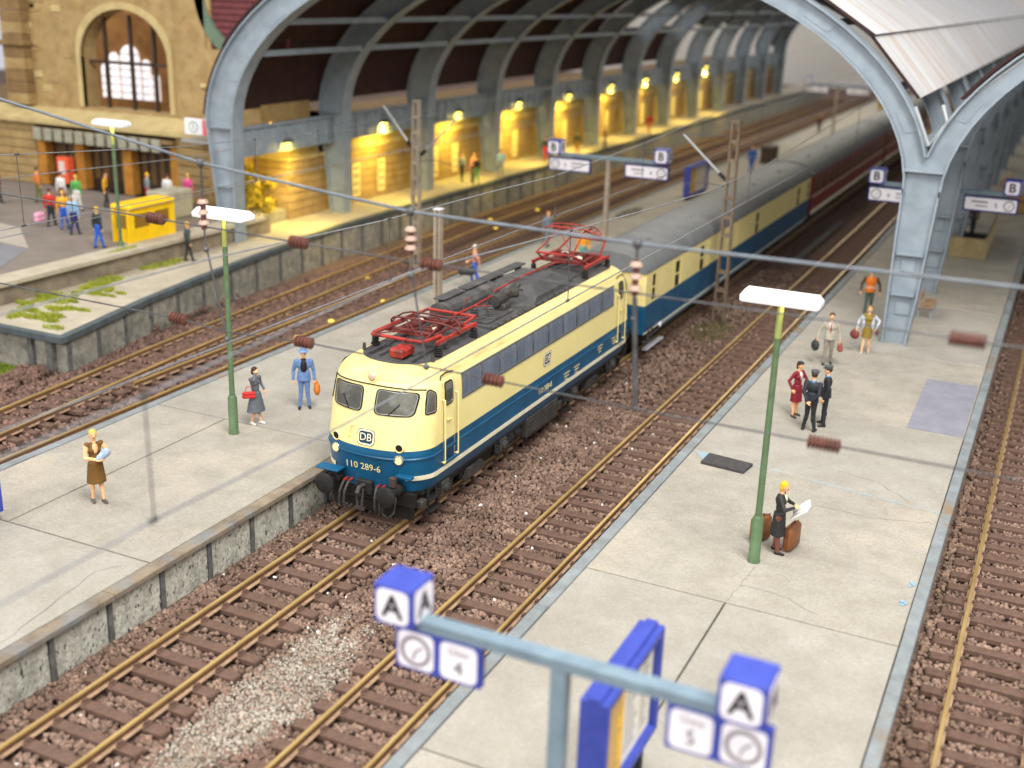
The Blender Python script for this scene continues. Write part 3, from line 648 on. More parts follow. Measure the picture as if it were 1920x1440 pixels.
n0 = (front_pt(-0.05, 1.56, 1)-front_pt(-0.05, 1.56, 0)).normalized(); r0 = Vector((0, 0, 1)).cross(n0).normalized()
words('110 289-6', 0.25, front_pt(-0.05, 1.56, 0.02), (1, 0, 0), n0.cross(Vector((1, 0, 0))))
words('110 289-6', 0.28, flip(front_pt)(-0.05, 1.56, 0.02), (-1, 0, 0), (0, 0, 1))
words('110 289-6', 0.24, (1.508, YM-0.1, 1.62), (0, 1, 0), (0, 0, 1)); words('110 289-6', 0.3, (-1.508, YM, 1.62), (0, -1, 0), (0, 0, 1))
for y, z, s in ((12.6, 1.66, 0.13), (13.9, 1.62, 0.13), (10.6, 1.52, 0.1), (9.8, 1.52, 0.1)):
    for k in range(3):
        q = MB(); q.box(1.505, 1.509, y-0.26+0.05*k, y+0.2-0.07*k, z+0.11-0.1*k, z+0.14-0.1*k); q.build('stencil_line', mat('lettering_cream', rgb(236, 222, 160)), loco, smooth=0)
# ventilation band
for sgn in (1, -1):
    n = 10; y0, y1 = 2.82, 13.62
    for k in range(n):
        a = y0+(y1-y0)*k/n; b = y0+(y1-y0)*(k+1)/n; za, zb = 2.94, 3.58
        f = lambda y, z, o: ((lw(z)+o)*sgn, y, z)
        q = MB(); q.grid([[f(a+.03, z, .012), f(b-.03, z, .012)] for z in (za+.04, 3.25, 3.4, zb-.04)]); pn = q.build('vent_panel', M_GRILLE, loco, smooth=0)
        fr = MB()
        for (p, r) in (((a, za), (b, za)), ((a, zb), (b, zb)), ((a, za), (a, zb)), ((b, za), (b, zb))):
            fr.tube([f(p[0], p[1], .014), f((p[0]+r[0])/2, (p[1]+r[1])/2, .016), f(r[0], r[1], .014)], 0.022 if p[1] == r[1] else 0.007, 4)
        fr.build('vent_frame', mat('vent_frame_dark', rgb(92, 99, 112), rgb(76, 83, 96), 3, .5), pn, smooth=0)
        sl = MB()
        for z in np.linspace(za+.07, zb-.07, 9): sl.grid([[f(a+.03, z-.022, .03), f(b-.03, z-.022, .03)], [f(a+.03, z+.022, .013), f(b-.03, z+.022, .013)]])
        sl.build('louvre', M_GRILLE, pn, smooth=0)
# buffers, hoses, coupling
for end in (0, 1):
    fy = (lambda y: y) if end == 0 else (lambda y: 2*YM-y); sg = -1 if end == 0 else 1
    for sx in (-1, 1):
        q = MB(); q.lathe([(0.17, 0), (0.17, 0.25), (0.13, 0.26), (0.13, 0.52)], (sx*0.875, fy(0.72), 1.1), (0, sg, 0), 18); bf = q.build('buffer', M_BLACK, loco, smooth=40)
        q = MB(); q.lathe([(0.13, 0.5), (0.24, 0.56), (0.265, 0.62), (0.265, 0.66), (0.2, 0.69), (0.001, 0.705)], (sx*0.875, fy(0.72), 1.1), (0, sg, 0), 22); q.build('buffer_head', M_BLACK, bf, smooth=40)
        for k, dx in enumerate((0.28, 0.46)):
            x = sx*(0.2+dx*0.75); q = MB()
            q.tube([(x, fy(0.6), 1.12), (x, fy(0.42), 1.1), (x+sx*0.03, fy(0.3), 0.9), (x+sx*0.05, fy(0.28), 0.62), (x+sx*0.02, fy(0.36), 0.45), (x-sx*0.06, fy(0.5), 0.48)], 0.033, 7); hs = q.build('brake_hose', M_GREYD, loco, smooth=60)
            q = MB(); q.cyl((x, fy(0.62), 1.13), (x, fy(0.44), 1.13), 0.03, n=8); q.build('hose_cock', M_RED, hs)
    q = MB(); q.box(-0.22, 0.22, min(fy(0.5), fy(0.68)), max(fy(0.5), fy(0.68)), 0.84, 1.2, 0.02); q.build('coupling_plate', M_BLACK, loco)
    q = MB(); q.tube([(0, fy(0.55), 1.08), (0, fy(0.28), 1.1), (0, fy(0.2), 1.0), (0, fy(0.27), 0.9)], 0.055, 8)
    for sx in (-1, 1): q.tube([(sx*.07, fy(0.36), 1.05), (sx*.08, fy(0.3), 0.8), (sx*.05, fy(0.3), 0.52)], 0.03, 6)
    q.box(-0.14, 0.14, min(fy(.27), fy(.33)), max(fy(.27), fy(.33)), 0.5, 0.58); q.build('coupling_hook', M_GREYD, loco)
    q = MB(); q.box(-1.28, -0.62, min(fy(0.28), fy(0.62)), max(fy(0.28), fy(0.62)), 1.36, 1.41, 0.012); q.build('shunter_step', M_BLUE, loco)
    q = MB(); q.box(0.86, 1.3, min(fy(0.56), fy(0.75)), max(fy(0.56), fy(0.75)), 1.42, 1.5, 0.012); cs = q.build('cable_socket', M_BLUE, loco)
    q = MB(); q.box(0.8, 0.96, min(fy(0.36), fy(0.5)), max(fy(0.36), fy(0.5)), 1.24, 1.5, 0.02); q.build('socket_box', mat('socket_brown', rgb(72, 56, 50), rough=0.6), cs)
    q = MB(); q.tube([(0.88, fy(0.43), 1.25), (0.98, fy(0.4), 0.95), (0.96, fy(0.36), 0.6), (0.8, fy(0.34), 0.42), (0.62, fy(0.36), 0.5), (0.58, fy(0.45), 0.72)], 0.026, 6); q.build('cable', M_GREYD, cs, smooth=60)
    q = MB(); q.prism([(-1.3, fy(0.75), 0.62), (1.3, fy(0.75), 0.62), (1.35, fy(0.72), 1.0), (-1.35, fy(0.72), 1.0)], (0, -sg*0.08, 0)); q.build('buffer_beam', M_BLACK, loco, smooth=0)
    q = MB(); q.prism([(-1.15, fy(0.95), 0.18), (1.15, fy(0.95), 0.18), (1.2, fy(0.9), 0.5), (-1.2, fy(0.9), 0.5)], (0, -sg*0.05, 0)); q.build('rail_guard', M_BLACK, loco, smooth=0)
# bogies
for yc in (3.95, 12.5):
    q = MB()
    for sx in (-1, 1):
        q.box(sx*1.16-0.07, sx*1.16+0.07, yc-2.45, yc+2.45, 0.62, 0.86, 0.02)
        q.box(sx*1.16-0.06, sx*1.16+0.06, yc-0.6, yc+0.6, 0.4, 0.66, 0.02)
    q.box(-1.1, 1.1, yc-0.35, yc+0.35, 0.4, 0.75, 0.02); bg = q.build('bogie', M_BLACK, loco)
    for dy in (-1.7, 1.7):
        for sx in (-1, 1):
            w = MB(); w.lathe([(0.1, -0.1), (0.48, -0.1), (0.5, -0.07), (0.62, -0.07), (0.63, 0.02), (0.66, 0.06), (0.66, 0.1), (0.5, 0.1), (0.1, 0.06)], (sx*0.74, yc+dy, 0.66), (-sx, 0, 0), 24); w.build('wheel', M_GREYD, bg, smooth=30)
            w = MB(); w.box(sx*1.26-0.12, sx*1.26+0.12, yc+dy-0.2, yc+dy+0.2, 0.48, 0.86, 0.03); w.lathe([(0.14, 0), (0.14, 0.06), (0.08, 0.09)], (sx*1.38, yc+dy, 0.66), (sx, 0, 0), 12); w.build('axle_box', M_GREYD, bg)
            for dz in (-0.32, 0.32): w = MB(); w.lathe([(0.09+0.02*(i % 2), 0.04*i) for i in range(10)], (sx*1.28, yc+dy+dz, 0.44), (0, 0, 1), 10); w.build('spring', M_BLACK, bg, smooth=0)
            w = MB(); w.tube([(sx*1.34, yc+dy-0.5, 0.95), (sx*1.36, yc+dy-0.5, 0.6), (sx*1.36, yc+dy-0.3, 0.42)], 0.02, 5); w.build('sand_pipe', M_GREYD, bg)
    for sx in (-1, 1):
        w = MB()
        for k in range(5): w.box(sx*1.3-0.05, sx*1.3+0.05, yc-0.62+0.05*k, yc+0.62-0.05*k, 0.42+0.05*k, 0.46+0.05*k)
        w.build('leaf_spring', M_GREYD, bg, smooth=0)
        w = MB(); ox = sx*1.36
        for z in (0.3, 0.62): w.box(ox-0.1, ox+0.1, yc-2.62, yc-2.16, z, z+0.04)
        for y in (yc-2.62, yc-2.18): w.box(ox-0.03, ox+0.03, y-0.02, y+0.02, 0.3, 0.98)
        w.build('step_ladder', M_BLACK, bg, smooth=0)
        w = MB(); w.box(sx*1.28-0.09, sx*1.28+0.09, yc-2.95, yc-2.68, 0.5, 0.72, 0.03); w.build('signal_box', M_GREYD, bg)
for sx in (-1, 1):
    q = MB(); q.box(sx*1.0-0.35, sx*1.0+0.42, 7.1, 9.35, 0.34, 0.95, 0.03)
    tb = q.build('equipment_box', M_GREYD, loco)
    q = MB()
    for z in (0.45, 0.56, 0.67, 0.78): q.box(sx*1.42-0.02, sx*1.42+0.02, 7.2, 9.25, z, z+0.05)
    q.build('box_rib', M_GREYD, tb, smooth=0)
    for y in (6.2, 6.65, 10.0):
        q = MB(); q.cyl((sx*1.15, y-0.18, 0.62), (sx*1.15, y+0.18, 0.62), 0.22, n=12); q.build('air_tank', M_BLACK, loco)
# roof equipment
def insul(p, r=0.09, h=0.3, n=4, mb=None):
    q = mb or MB(); x, y, z = p; prof = [(r*1.25, 0), (r*1.25, 0.03)]
    for i in range(n):
        b = 0.05+(h-0.08)*i/n; s = (h-0.08)/n; prof += [(r*0.62, b), (r, b+s*0.35), (r, b+s*0.55), (r*0.62, b+s*0.95)]
    prof += [(r*0.6, h)]; q.lathe(prof, (x, y, z), (0, 0, 1), 12); return q
q = MB(); q.box(-0.98, 0.98, 5.35, 11.35, 4.0, 4.12, 0.02); q.build('roof_plate', M_ROOF, loco)
def hood(y0, y1, w0, w1, h, c, name, mtl=M_ROOF):
    # long hood with sloping sides and ends
    q = MB(); z0, z1 = 4.1, 4.1+h
    b = [(-w0, y0), (w0, y0), (w0, y1), (-w0, y1)]; t = [(-w1, y0+c), (w1, y0+c), (w1, y1-c), (-w1, y1-c)]
    mid = [(-w0*0.99, y0+c*.2), (w0*0.99, y0+c*.2), (w0*.99, y1-c*.2), (-w0*.99, y1-c*.2)]
    q.grid([[(x, y, z0) for x, y in b], [(x, y, z0+h*0.35) for x, y in mid], [(x, y, z1) for x, y in t]], close=True); q.add([(x, y, z1) for x, y in t], [(0, 1, 2, 3)]); return q.build(name, mtl, loco, smooth=15)
hood(8.4, 11.3, 0.95, 0.55, 0.42, 0.55, 'roof_hood')
q = MB(); P = [(-0.95, 4.1), (-0.95, 4.34), (-0.85, 4.46), (-0.6, 4.52), (-0.36, 4.46), (-0.28, 4.34), (-0.28, 4.1)]
q.prism([(x, 5.45, z) for x, z in P], (0, 3.1, 0)); hd = q.build('roof_duct', M_ROOF, loco, smooth=25)
for a, b in ((5.7, 7.0), (7.15, 9.3), (9.4, 11.1)):
    q = MB(); q.box(-0.98, -0.62, a, b, 4.54, 4.58, 0.01); q.build('walkway_board', M_ROOF, loco)
    for y in (a+.2, b-.2): q = MB(); q.box(-0.9, -0.7, y-.04, y+.04, 4.05, 4.55); q.build('walkway_bracket', M_ROOF, loco, smooth=0)
for k in range(7): q = MB(); q.prism([(0.56+.05*k, 10.3-.0*k, 4.52-.055*k), (0.6+.05*k, 10.3, 4.50-.055*k), (0.6+.05*k, 11.05, 4.40-.045*k), (0.56+.05*k, 11.05, 4.42-.045*k)], (0, 0, 0.012)); q.build('hood_louvre', M_ROOF, loco, smooth=0)
y = 5.45
while y < 11.3:
    q = MB(); q.box(0.97, 1.06, y, y+0.3, 4.02, 4.1, 0.015); q.build('plate_clamp', M_ROOF, loco); y += 0.42
q = MB(); q.box(-0.15, 0.85, 5.5, 7.2, 4.12, 4.17, 0.01); q.build('roof_hatch', M_ROOF, loco)
for p in ((0.3, 5.75), (0.62, 6.05), (0.25, 6.9), (0.1, 7.4)):
    q = insul((p[0], p[1], 4.16), 0.12, 0.34, 4); q.lathe([(0.24, 0), (0.24, 0.05), (0.1, 0.06)], (p[0], p[1], 4.15), (0, 0, 1), 14); q.build('roof_insulator', M_ROOF, loco, smooth=30)
q = MB(); q.cyl((0.45, 6.7, 4.45), (0.45, 7.5, 4.5), 0.17, n=12); q.cyl((0.45, 7.5, 4.5), (0.6, 7.75, 4.55), 0.13, 0.2, n=10); q.sphere((0.3, 6.9, 4.52), 0.14); q.sphere((0.55, 7.25, 4.6), 0.12); q.box(0.2, 0.7, 6.85, 7.3, 4.16, 4.36, 0.03)
for a in range(6): q.tube([(0.6, 7.8, 4.58), (0.6+0.2*math.cos(a), 7.85, 4.58+0.2*math.sin(a))], 0.03, 5)
q.build('main_switch', M_GREYD, loco, smooth=40)
q = MB(); q.tube([(0.25, 4.6, 4.5), (0.3, 5.7, 4.52), (0.28, 6.9, 4.56), (0.1, 7.4, 4.55), (0.1, 9.0, 4.62), (0.1, 11.8, 4.55), (0.2, 12.4, 4.45)], 0.03, 6); q.tube([(0.3, 5.7, 4.52), (0.62, 6.05, 4.5)], 0.02, 5); q.tube([(0.25, 5.2, 4.52), (0.25, 5.2, 4.78), (0.25, 5.6, 4.78)], 0.012, 5); q.build('roof_conductor', M_RED, loco, smooth=60)
for yy_ in (1.95, 14.5):
    q = MB(); q.box(0.02, 0.42, yy_-0.3, yy_+0.35, 4.08, 4.32, 0.05); h = q.build('whistle_box', M_RED, loco)
    for dy in (-1, 1):
        pass
for x in (-0.62, -0.3, 0.62):
    for y0_, y1_ in ((1.7, 5.2), (11.5, 14.8)):
        q = MB(); q.box(x-0.03, x+0.03, y0_, y1_, 4.02, 4.1+0.02*(1-x*x), 0.01); q.build('roof_rail', M_ROOF, loco)
for x, y, s in ((0.55, 2.35, 0.05), (0.8, 3.2, 0.06), (-0.55, 2.6, 0.05)):
    q = MB(); q.box(x-s, x+s, y-s, y+s, 4.05, 4.15, 0.01); q.build('roof_fitting', M_ROOF, loco)

def pantograph(yc, raised, fwd):
    # base frame on four insulators, two pairs of lower arms, upper arms and a two-strip head
    ft = [(sx*0.92, yc+sy*0.98) for sx in (-1, 1) for sy in (-1, 1)]
    q = MB(); zf = 4.33
    for sx in (-1, 1): q.box(sx*0.92-0.045, sx*0.92+0.045, yc-1.08, yc+1.08, zf, zf+0.09, 0.01)
    for sy in (-1, 1): q.box(-0.92, 0.92, yc+sy*0.62-0.045, yc+sy*0.62+0.045, zf+0.02, zf+0.11, 0.01); 
    pan = q.build('pantograph', M_RED, loco, smooth=30)
    for x, y in ft:
        q = insul((x, y, 4.06), 0.1, 0.24, 3); q.build('foot_insulator', M_BLACK, pan, smooth=30)
        q = MB(); q.cyl((x, y, 4.28), (x, y, zf+0.06), 0.06, 0.05, n=10); q.build('foot_post', M_RED, pan)
    for sy in (-1, 1): q = MB(); q.cyl((-0.8, yc+sy*0.62, zf+0.1), (0.8, yc+sy*0.62, zf+0.1), 0.06, n=10); q.build('main_shaft', M_REDD, pan)
    for k in (-1, 1):
        q = MB(); q.cyl((k*0.3, yc-0.5, zf+0.1), (k*0.3, yc+0.5, zf+0.1), 0.09, n=10); q.cyl((k*0.3, yc-0.2, zf+0.1), (k*0.3, yc+0.2, zf+0.1), 0.12, n=10); q.build('raising_spring', M_REDD, pan)
        q = MB(); q.box(k*0.55-.05, k*0.55+.05, yc-.75, yc+.75, zf+.03, zf+.09, .01); q.build('frame_bar', M_REDD, pan)
    if raised:
        kn, kz, hz = 1.45, 4.8, 5.42; ky = lambda s: yc+s*kn
        for s in (-1, 1):
            q = MB()
            for sx in (-1, 1): q.tube([(sx*0.78, yc+s*0.62, zf+0.1), (sx*0.62, ky(s), kz)], 0.035, 6)
            q.cyl((-0.64, ky(s), kz), (0.64, ky(s), kz), 0.035, n=8); q.build('lower_arm', M_RED, pan)
            q = MB()
            for sx in (-1, 1): q.tube([(sx*0.62, ky(s), kz), (sx*0.45, yc+s*0.06, hz-0.08)], 0.024, 6)
            q.tube([(0.62, ky(s), kz), (-0.45, yc+s*0.06, hz-0.08)], 0.014, 5); q.build('upper_arm', M_RED, pan)
        hy, hzz = yc, hz
    else:
        for s in (-1, 1):
            ky = yc+s*1.42; q = MB()
            for sx in (-1, 1): q.tube([(sx*0.8, yc+s*0.62, zf+0.12), (sx*0.72, ky, zf+0.13)], 0.045, 6)
            q.cyl((-0.76, ky, zf+0.13), (0.76, ky, zf+0.13), 0.045, n=8); q.build('lower_arm', M_RED, pan)
            q = MB()
            for sx in (-1, 1): q.tube([(sx*0.72, ky, zf+0.13), (sx*0.5, yc+s*0.12, zf+0.22)], 0.03, 6)
            q.tube([(0.72, ky, zf+0.13), (-0.5, yc+s*0.12, zf+0.22)], 0.018, 5); q.tube([(-0.72, ky, zf+0.13), (0.5, yc+s*0.12, zf+0.22)], 0.018, 5); q.build('upper_arm', M_REDD, pan)
        hy, hzz = yc, zf+0.3
    for s in (-1, 1):
        pts = [(-1.02, hy+s*0.0, hzz-0.26), (-0.98, hy+s*0.1, hzz-0.14), (-0.82, hy+s*0.24, hzz-0.02), (-0.6, hy+s*0.3, hzz+0.03), (0, hy+s*0.32, hzz+0.04), (0.6, hy+s*0.3, hzz+0.03), (0.82, hy+s*0.24, hzz-0.02), (0.98, hy+s*0.1, hzz-0.14), (1.02, hy, hzz-0.26)]
        q = MB(); q.tube(pts, 0.026, 6); q.build('contact_strip', M_RED if raised else M_REDD, pan, smooth=60)
    for sx in (-1, 1):
        q = MB(); q.box(sx*0.55-0.03, sx*0.55+0.03, hy-0.32, hy+0.32, hzz-0.06, hzz-0.01); q.build('head_bar', M_REDD, pan, smooth=0)
        q = MB(); q.tube([(sx*0.84, hy-0.22, hzz-0.04), (sx*0.84, hy+0.22, hzz-0.04)], 0.018, 5); q.build('head_tie', M_REDD, pan, smooth=0)
    for bx, by in ((.35, -.2), (-.35, .3)): q = MB(); q.sphere((bx, yc+by, zf+0.14), (0.14, 0.1, 0.07)); q.build('cast_bracket', mat('cream_casting', rgb(206, 196, 176), rough=0.6), pan)
pantograph(3.55, False, 1); pantograph(13.35, True, -1)
# ------------------------------------------------------------------ coaches
def coach(name, label, y0, y1, low, up, stripe, wins, louv, zb=0.98, zc=2.05, ze=3.3, zr=3.98, w=1.45):
    t = thing(name, label, 'railway car', (0, (y0+y1)/2, 0))
    m = MB(); m.box(-w, w, y0, y1, zb, zc, 0.03); lb_ = m.build('lower_body', low, t)
    m = MB(); m.box(-w, w, y0, y1, zc+.002, ze, 0.03); m.build('upper_body', up, t)
    R = [(w+0.02, ze-0.02), (w+.01, ze+.08), (w*0.93, ze+.25), (w*0.75, ze+.46), (w*0.45, ze+.61), (0, zr)]; R = R+[(-x, z) for x, z in R[-2::-1]]
    m = MB(); m.prism([(x, y0-0.06, z) for x, z in R], (0, y1-y0+0.12, 0)); rf = m.build('roof', M_ROOFC, t, smooth=40)
    for y in np.arange(y0+3, y1-1, 5.3):
        q = MB(); q.lathe([(0.16, 0), (0.16, 0.06), (0.09, 0.1)], (0.35, float(y), zr-0.08), (0, 0, 1), 10); q.build('roof_vent', M_ROOFC, rf)
    if stripe:
        for sx in (-1, 1):
            for (za, zb2) in stripe: m = MB(); m.box(sx*w-0.012, sx*w+0.012, y0+.03, y1-.03, za, zb2); m.build('stripe', M_STRIPE, t, smooth=0)
    for sx in (-1, 1):
        for y, wd, za, zb_ in wins:
            m = MB(); m.box(sx*(w+0.006)-0.01, sx*(w+0.006)+0.01, y-wd/2, y+wd/2, za, zb_, 0.004); wn = m.build('window', mat('coach_glass', rgb(44, 40, 36), rgb(30, 28, 26), 2, 0.15, spec=0.6), t)
            m = MB(); m.box(sx*(w+0.02)-0.01, sx*(w+0.02)+0.01, y-wd/2, y+wd/2, (za+zb_)/2-.03, (za+zb_)/2+.03); m.build('window_bar', up, wn, smooth=0)
        for y in louv:
            for k in range(7): m = MB(); m.box(sx*(w+.01)-.012, sx*(w+.01)+.012, y-.6, y+.6, 2.3+.11*k, 2.35+.11*k); m.build('vent_slat', M_CREAMC, t, smooth=0)
    m = MB(); m.box(-1.15, 1.15, y0+.4, y1-.4, 0.5, zb-.01); m.build('underframe', M_BLACK, t, smooth=0)
    for sx in (-1, 1):
        m = MB(); m.box(sx*1.35-.05, sx*1.35+.05, y0+.6, y1-.6, 0.72, 0.82); m.build('sole_bar', M_GREYD, t, smooth=0)
    for yc in (y0+4, y1-4):
        m = MB()
        for sx in (-1, 1): m.box(sx*1.1-.08, sx*1.1+.08, yc-1.8, yc+1.8, .4, .66, .02)
        m.box(-1, 1, yc-.3, yc+.3, .4, .6); b = m.build('bogie', M_BLACK, t)
        for dy in (-1.25, 1.25):
            for sx in (-1, 1): m = MB(); m.lathe([(.08, -.07), (.46, -.07), (.48, .04), (.51, .07), (.1, .07)], (sx*.74, yc+dy, .51), (-sx, 0, 0), 20); m.build('wheel', M_GREYD, b, smooth=30)
    for y, s in ((y0, -1), (y1, 1)):
        for sx in (-1, 1):
            m = MB(); m.lathe([(.14, 0), (.14, .2), (.1, .21), (.1, .34), (.22, .38), (.24, .42), (.001, .45)], (sx*.875, y, 1.08), (0, s, 0), 16); m.build('buffer', M_BLACK, t, smooth=40)
        m = MB(); m.box(-.5, .5, min(y, y+s*.28), max(y, y+s*.28), 1.2, 3.2, .04); m.build('gangway', M_BLACK, t)
    return t
win = [(17.9, .26, 2.2, 3.12), (20.7, .42, 2.12, 3.08), (23.95, .42, 2.12, 3.08), (33.0, .42, 2.12, 3.08), (41.9, .42, 2.12, 3.08), (44.4, .26, 2.2, 3.1)]
bc = coach('baggage_car', 'cream and blue baggage car coupled behind the locomotive', 17.05, 45.0, M_BLUEC, M_CREAMC, [(1.0, 1.04)], win, [36.6, 38.2])
for y, wd in ((20.7, 1.0), (25.6, 1.6), (28.6, 1.6), (41.9, 1.0)):
    for s in (-1, 1):
        m = MB(); m.box(1.452, 1.462, y+s*wd/2-.012, y+s*wd/2+.012, 2.07, 3.2); m.build('door_edge', M_CREAMC, bc, smooth=0)
m = MB(); m.tube([(1.5, 17.5, 1.25), (1.5, 17.5, 0.75)], .03, 5); m.tube([(1.5, 17.9, 1.25), (1.5, 17.9, 0.75)], .03, 5); m.box(1.3, 1.55, 17.4, 18.1, 0.6, 0.65); m.build('step', M_GREYD, bc)
m = MB(); m.tube([(1.47, 19.0, .95), (1.47, 44.0, .95)], .035, 6); m.build('side_rail', M_POLE, bc)
m = MB(); m.lathe([(.1, 0), (.1, .05), (.05, .07)], (1.46, 18.9, .98), (1, 0, 0), 10); m.build('tail_lamp', M_SWHITE, bc)
rw = [(47.0+2.05*k, 1.3, 2.2, 2.95) for k in range(12)]
coach('passenger_coach', 'dark red passenger coach behind the baggage car under the hall roof', 45.7, 72.0, M_MAROON, M_MAROON, [(1.0, 1.22), (2.0, 2.06)], rw, [])
coach('passenger_coach', 'second dark red coach at the far end of the train', 72.7, 99.0, M_MAROON, M_MAROON, [(1.0, 1.22), (2.0, 2.06)], [(y+27, a, b, c) for y, a, b, c in rw], [])
# ------------------------------------------------------------------ train shed
shed = thing('train_shed', 'blue-grey steel arched train shed spanning the tracks', 'train shed', (-5.6, 22, 0))
CX1, CX2 = -5.6, 25.35; ZS = 6.3
FY = [22+9.15*k for k in range(13)]
def ell(cx, a, b, th): return (cx+a*math.cos(th), ZS+b*math.sin(th))
def arch_pts(cx, t0, t1, n, inner):
    out = []
    for i in range(n+1):
        t = t0+(t1-t0)*i/n; lf_ = (1-math.cos(t))/2
        a, b = (14.9, 8.2) if inner else ((15.6+0.7*lf_, 8.75+0.45*lf_) if cx == CX1 else (15.6, 8.75))
        out.append(ell(cx, a, b, t))
    return out
def arch_frame(y, first):
    d0, d1 = y-0.4, y+0.4
    inn = arch_pts(CX1, 0.0, PI, 40, True); out = arch_pts(CX1, 0.155, PI, 40, False)
    m = MB()                                     # web of the arch
    m.strip_solid([(x, y-.1, z) for x, z in inn], [(x, y-.1, z) for x, z in out], (0, .2, 0)); fr = m.build('arch', M_STEEL, shed, smooth=30)
    for pts, nm in ((inn, 'inner_flange'), (out, 'outer_flange')):
        s = 1 if nm[0] == 'i' else -1
        P = [Vector((x, 0, z)) for x, z in pts]; A = []; B = []
        for i, p in enumerate(P):
            t = (P[min(i+1, len(P)-1)]-P[max(i-1, 0)]).normalized(); nrm = Vector((-t.z, 0, t.x))
            A.append((p.x, d0, p.z)); q = p+nrm*0.07*s; B.append((q.x, d0, q.z))
        m = MB(); m.strip_solid(A, B, (0, d1-d0, 0)); m.build(nm, M_STEEL, fr, smooth=30)
    # left column
    m = MB(); m.prism([(-21.35, y-.1, 1.0), (-20.5, y-.1, 1.0), (-20.5, y-.1, ZS), (-21.9, y-.1, ZS)], (0, .2, 0)); cl = m.build('column', M_STEEL, shed, smooth=0)
    for a, b in (((-21.35, 1.0), (-21.9, ZS)), ((-20.57, 1.0), (-20.5, ZS))):
        m = MB(); m.prism([(a[0], d0, a[1]), (a[0]+.07, d0, a[1]), (b[0]+.07, d0, b[1]), (b[0], d0, b[1])], (0, d1-d0, 0)); m.build('flange', M_STEEL, cl, smooth=0)
    for z, x0 in ((2.2, -21.4), (3.6, -21.55), (6.3, -21.8)):
        m = MB(); m.box(x0+.1, -20.52, d0+.06, y-.1, z, z+.08); m.build('stiffener', M_STEEL, cl, smooth=0)
    # middle column, splayed at the top into both arches
    V = [(9.28, .75), (10.0, .75), (10.2, 2.6), (10.34, 4.8), (10.46, ZS), (10.56, 7.2), (9.84, 7.8), (9.12, 7.2), (9.2, ZS), (9.24, 4.8)]
    m = MB(); m.prism([(x, y-.106, z) for x, z in V], (0, .212, 0)); cm = m.build('column', M_STEEL, shed, smooth=0)
    for line in ([(9.28, .75), (9.26, 4.8), (9.27, ZS+.2)], [(10.0, .75), (10.2, 2.6), (10.34, 4.8), (10.45, ZS+.2)]):
        s = 1 if line[0][0] < 9.6 else -1
        m = MB(); m.strip_solid([(x, d0, z) for x, z in line], [(x-s*.07, d0, z) for x, z in line], (0, d1-d0, 0)); m.build('flange', M_STEEL, cm, smooth=0)
    for z, a, b in ((7.1, 9.1, 10.62), (4.1, 9.3, 10.28), (2.6, 9.32, 10.16)):
        m = MB(); m.box(a+.02, b-.02, d0+.04, y-.1, z, z+.1, .01); m.build('stiffener', M_STEEL, cm)
    for z in (3.75, 2.15):
        m = MB(); m.box(9.5, 10.02, y-.16, y-.1, z-.28, z+.2, .015); m.build('cover_plate', M_STEEL, cm)
    # second hall, the half that shows
    inn2 = arch_pts(CX2, PI, PI/2, 20, True); out2 = arch_pts(CX2, PI-0.155, PI/2, 20, False)
    m = MB(); m.strip_solid([(x, y-.1, z) for x, z in inn2], [(x, y-.1, z) for x, z in out2], (0, .2, 0)); f2 = m.build('arch', M_STEEL, shed, smooth=30)
    for pts, s in ((inn2, -1), (out2, 1)):
        A = []; B = []; P = [Vector((x, 0, z)) for x, z in pts]
        for i, p in enumerate(P):
            t = (P[min(i+1, len(P)-1)]-P[max(i-1, 0)]).normalized(); nrm = Vector((-t.z, 0, t.x)); q = p+nrm*.07*s
            A.append((p.x, d0, p.z)); B.append((q.x, d0, q.z))
        m = MB(); m.strip_solid(A, B, (0, d1-d0, 0)); m.build('flange', M_STEEL, f2, smooth=30)
    if first:   # gusset outlines on the web faces
        for cx, th, nm in ((CX1, .3, 1), (CX1, .75, 1), (CX1, PI-.3, 1), (CX1, PI-.62, 1), (CX2, PI-.36, 1)):
            p0 = ell(cx, 15.1, 8.35, th-.045); p1 = ell(cx, 15.1, 8.35, th+.045); p2 = ell(cx, 15.55, 8.7, th+.045); p3 = ell(cx, 15.55, 8.7, th-.045)
            m = MB(); m.prism([(x, y-.125, z) for x, z in (p0, p1, p2, p3)], (0, .03, 0)); m.build('gusset_plate', M_STEEL, fr, smooth=0)
for k, y in enumerate(FY): arch_frame(y, k == 0)
m = MB(); m.cyl((9.84, 22.1, 8.0), (9.2, 22.2, 9.3), .09, n=10); m.cyl((9.84, 22.1, 8.0), (10.7, 22.2, 9.4), .05, n=10); m.cyl((10.35, 22.7, 8.7), (10.05, 23.0, 9.35), .08, n=10)
m.build('rain_pipe', mat('pipe_steel', rgb(176, 180, 180), rough=.45, metal=.5), shed)
m = MB(); m.tube([(11.2, 21.9, 9.95), (12.6, 21.9, 11.2), (14.0, 21.9, 12.2)], .05, 6); m.build('roof_bar', MATS['pipe_steel'], shed)
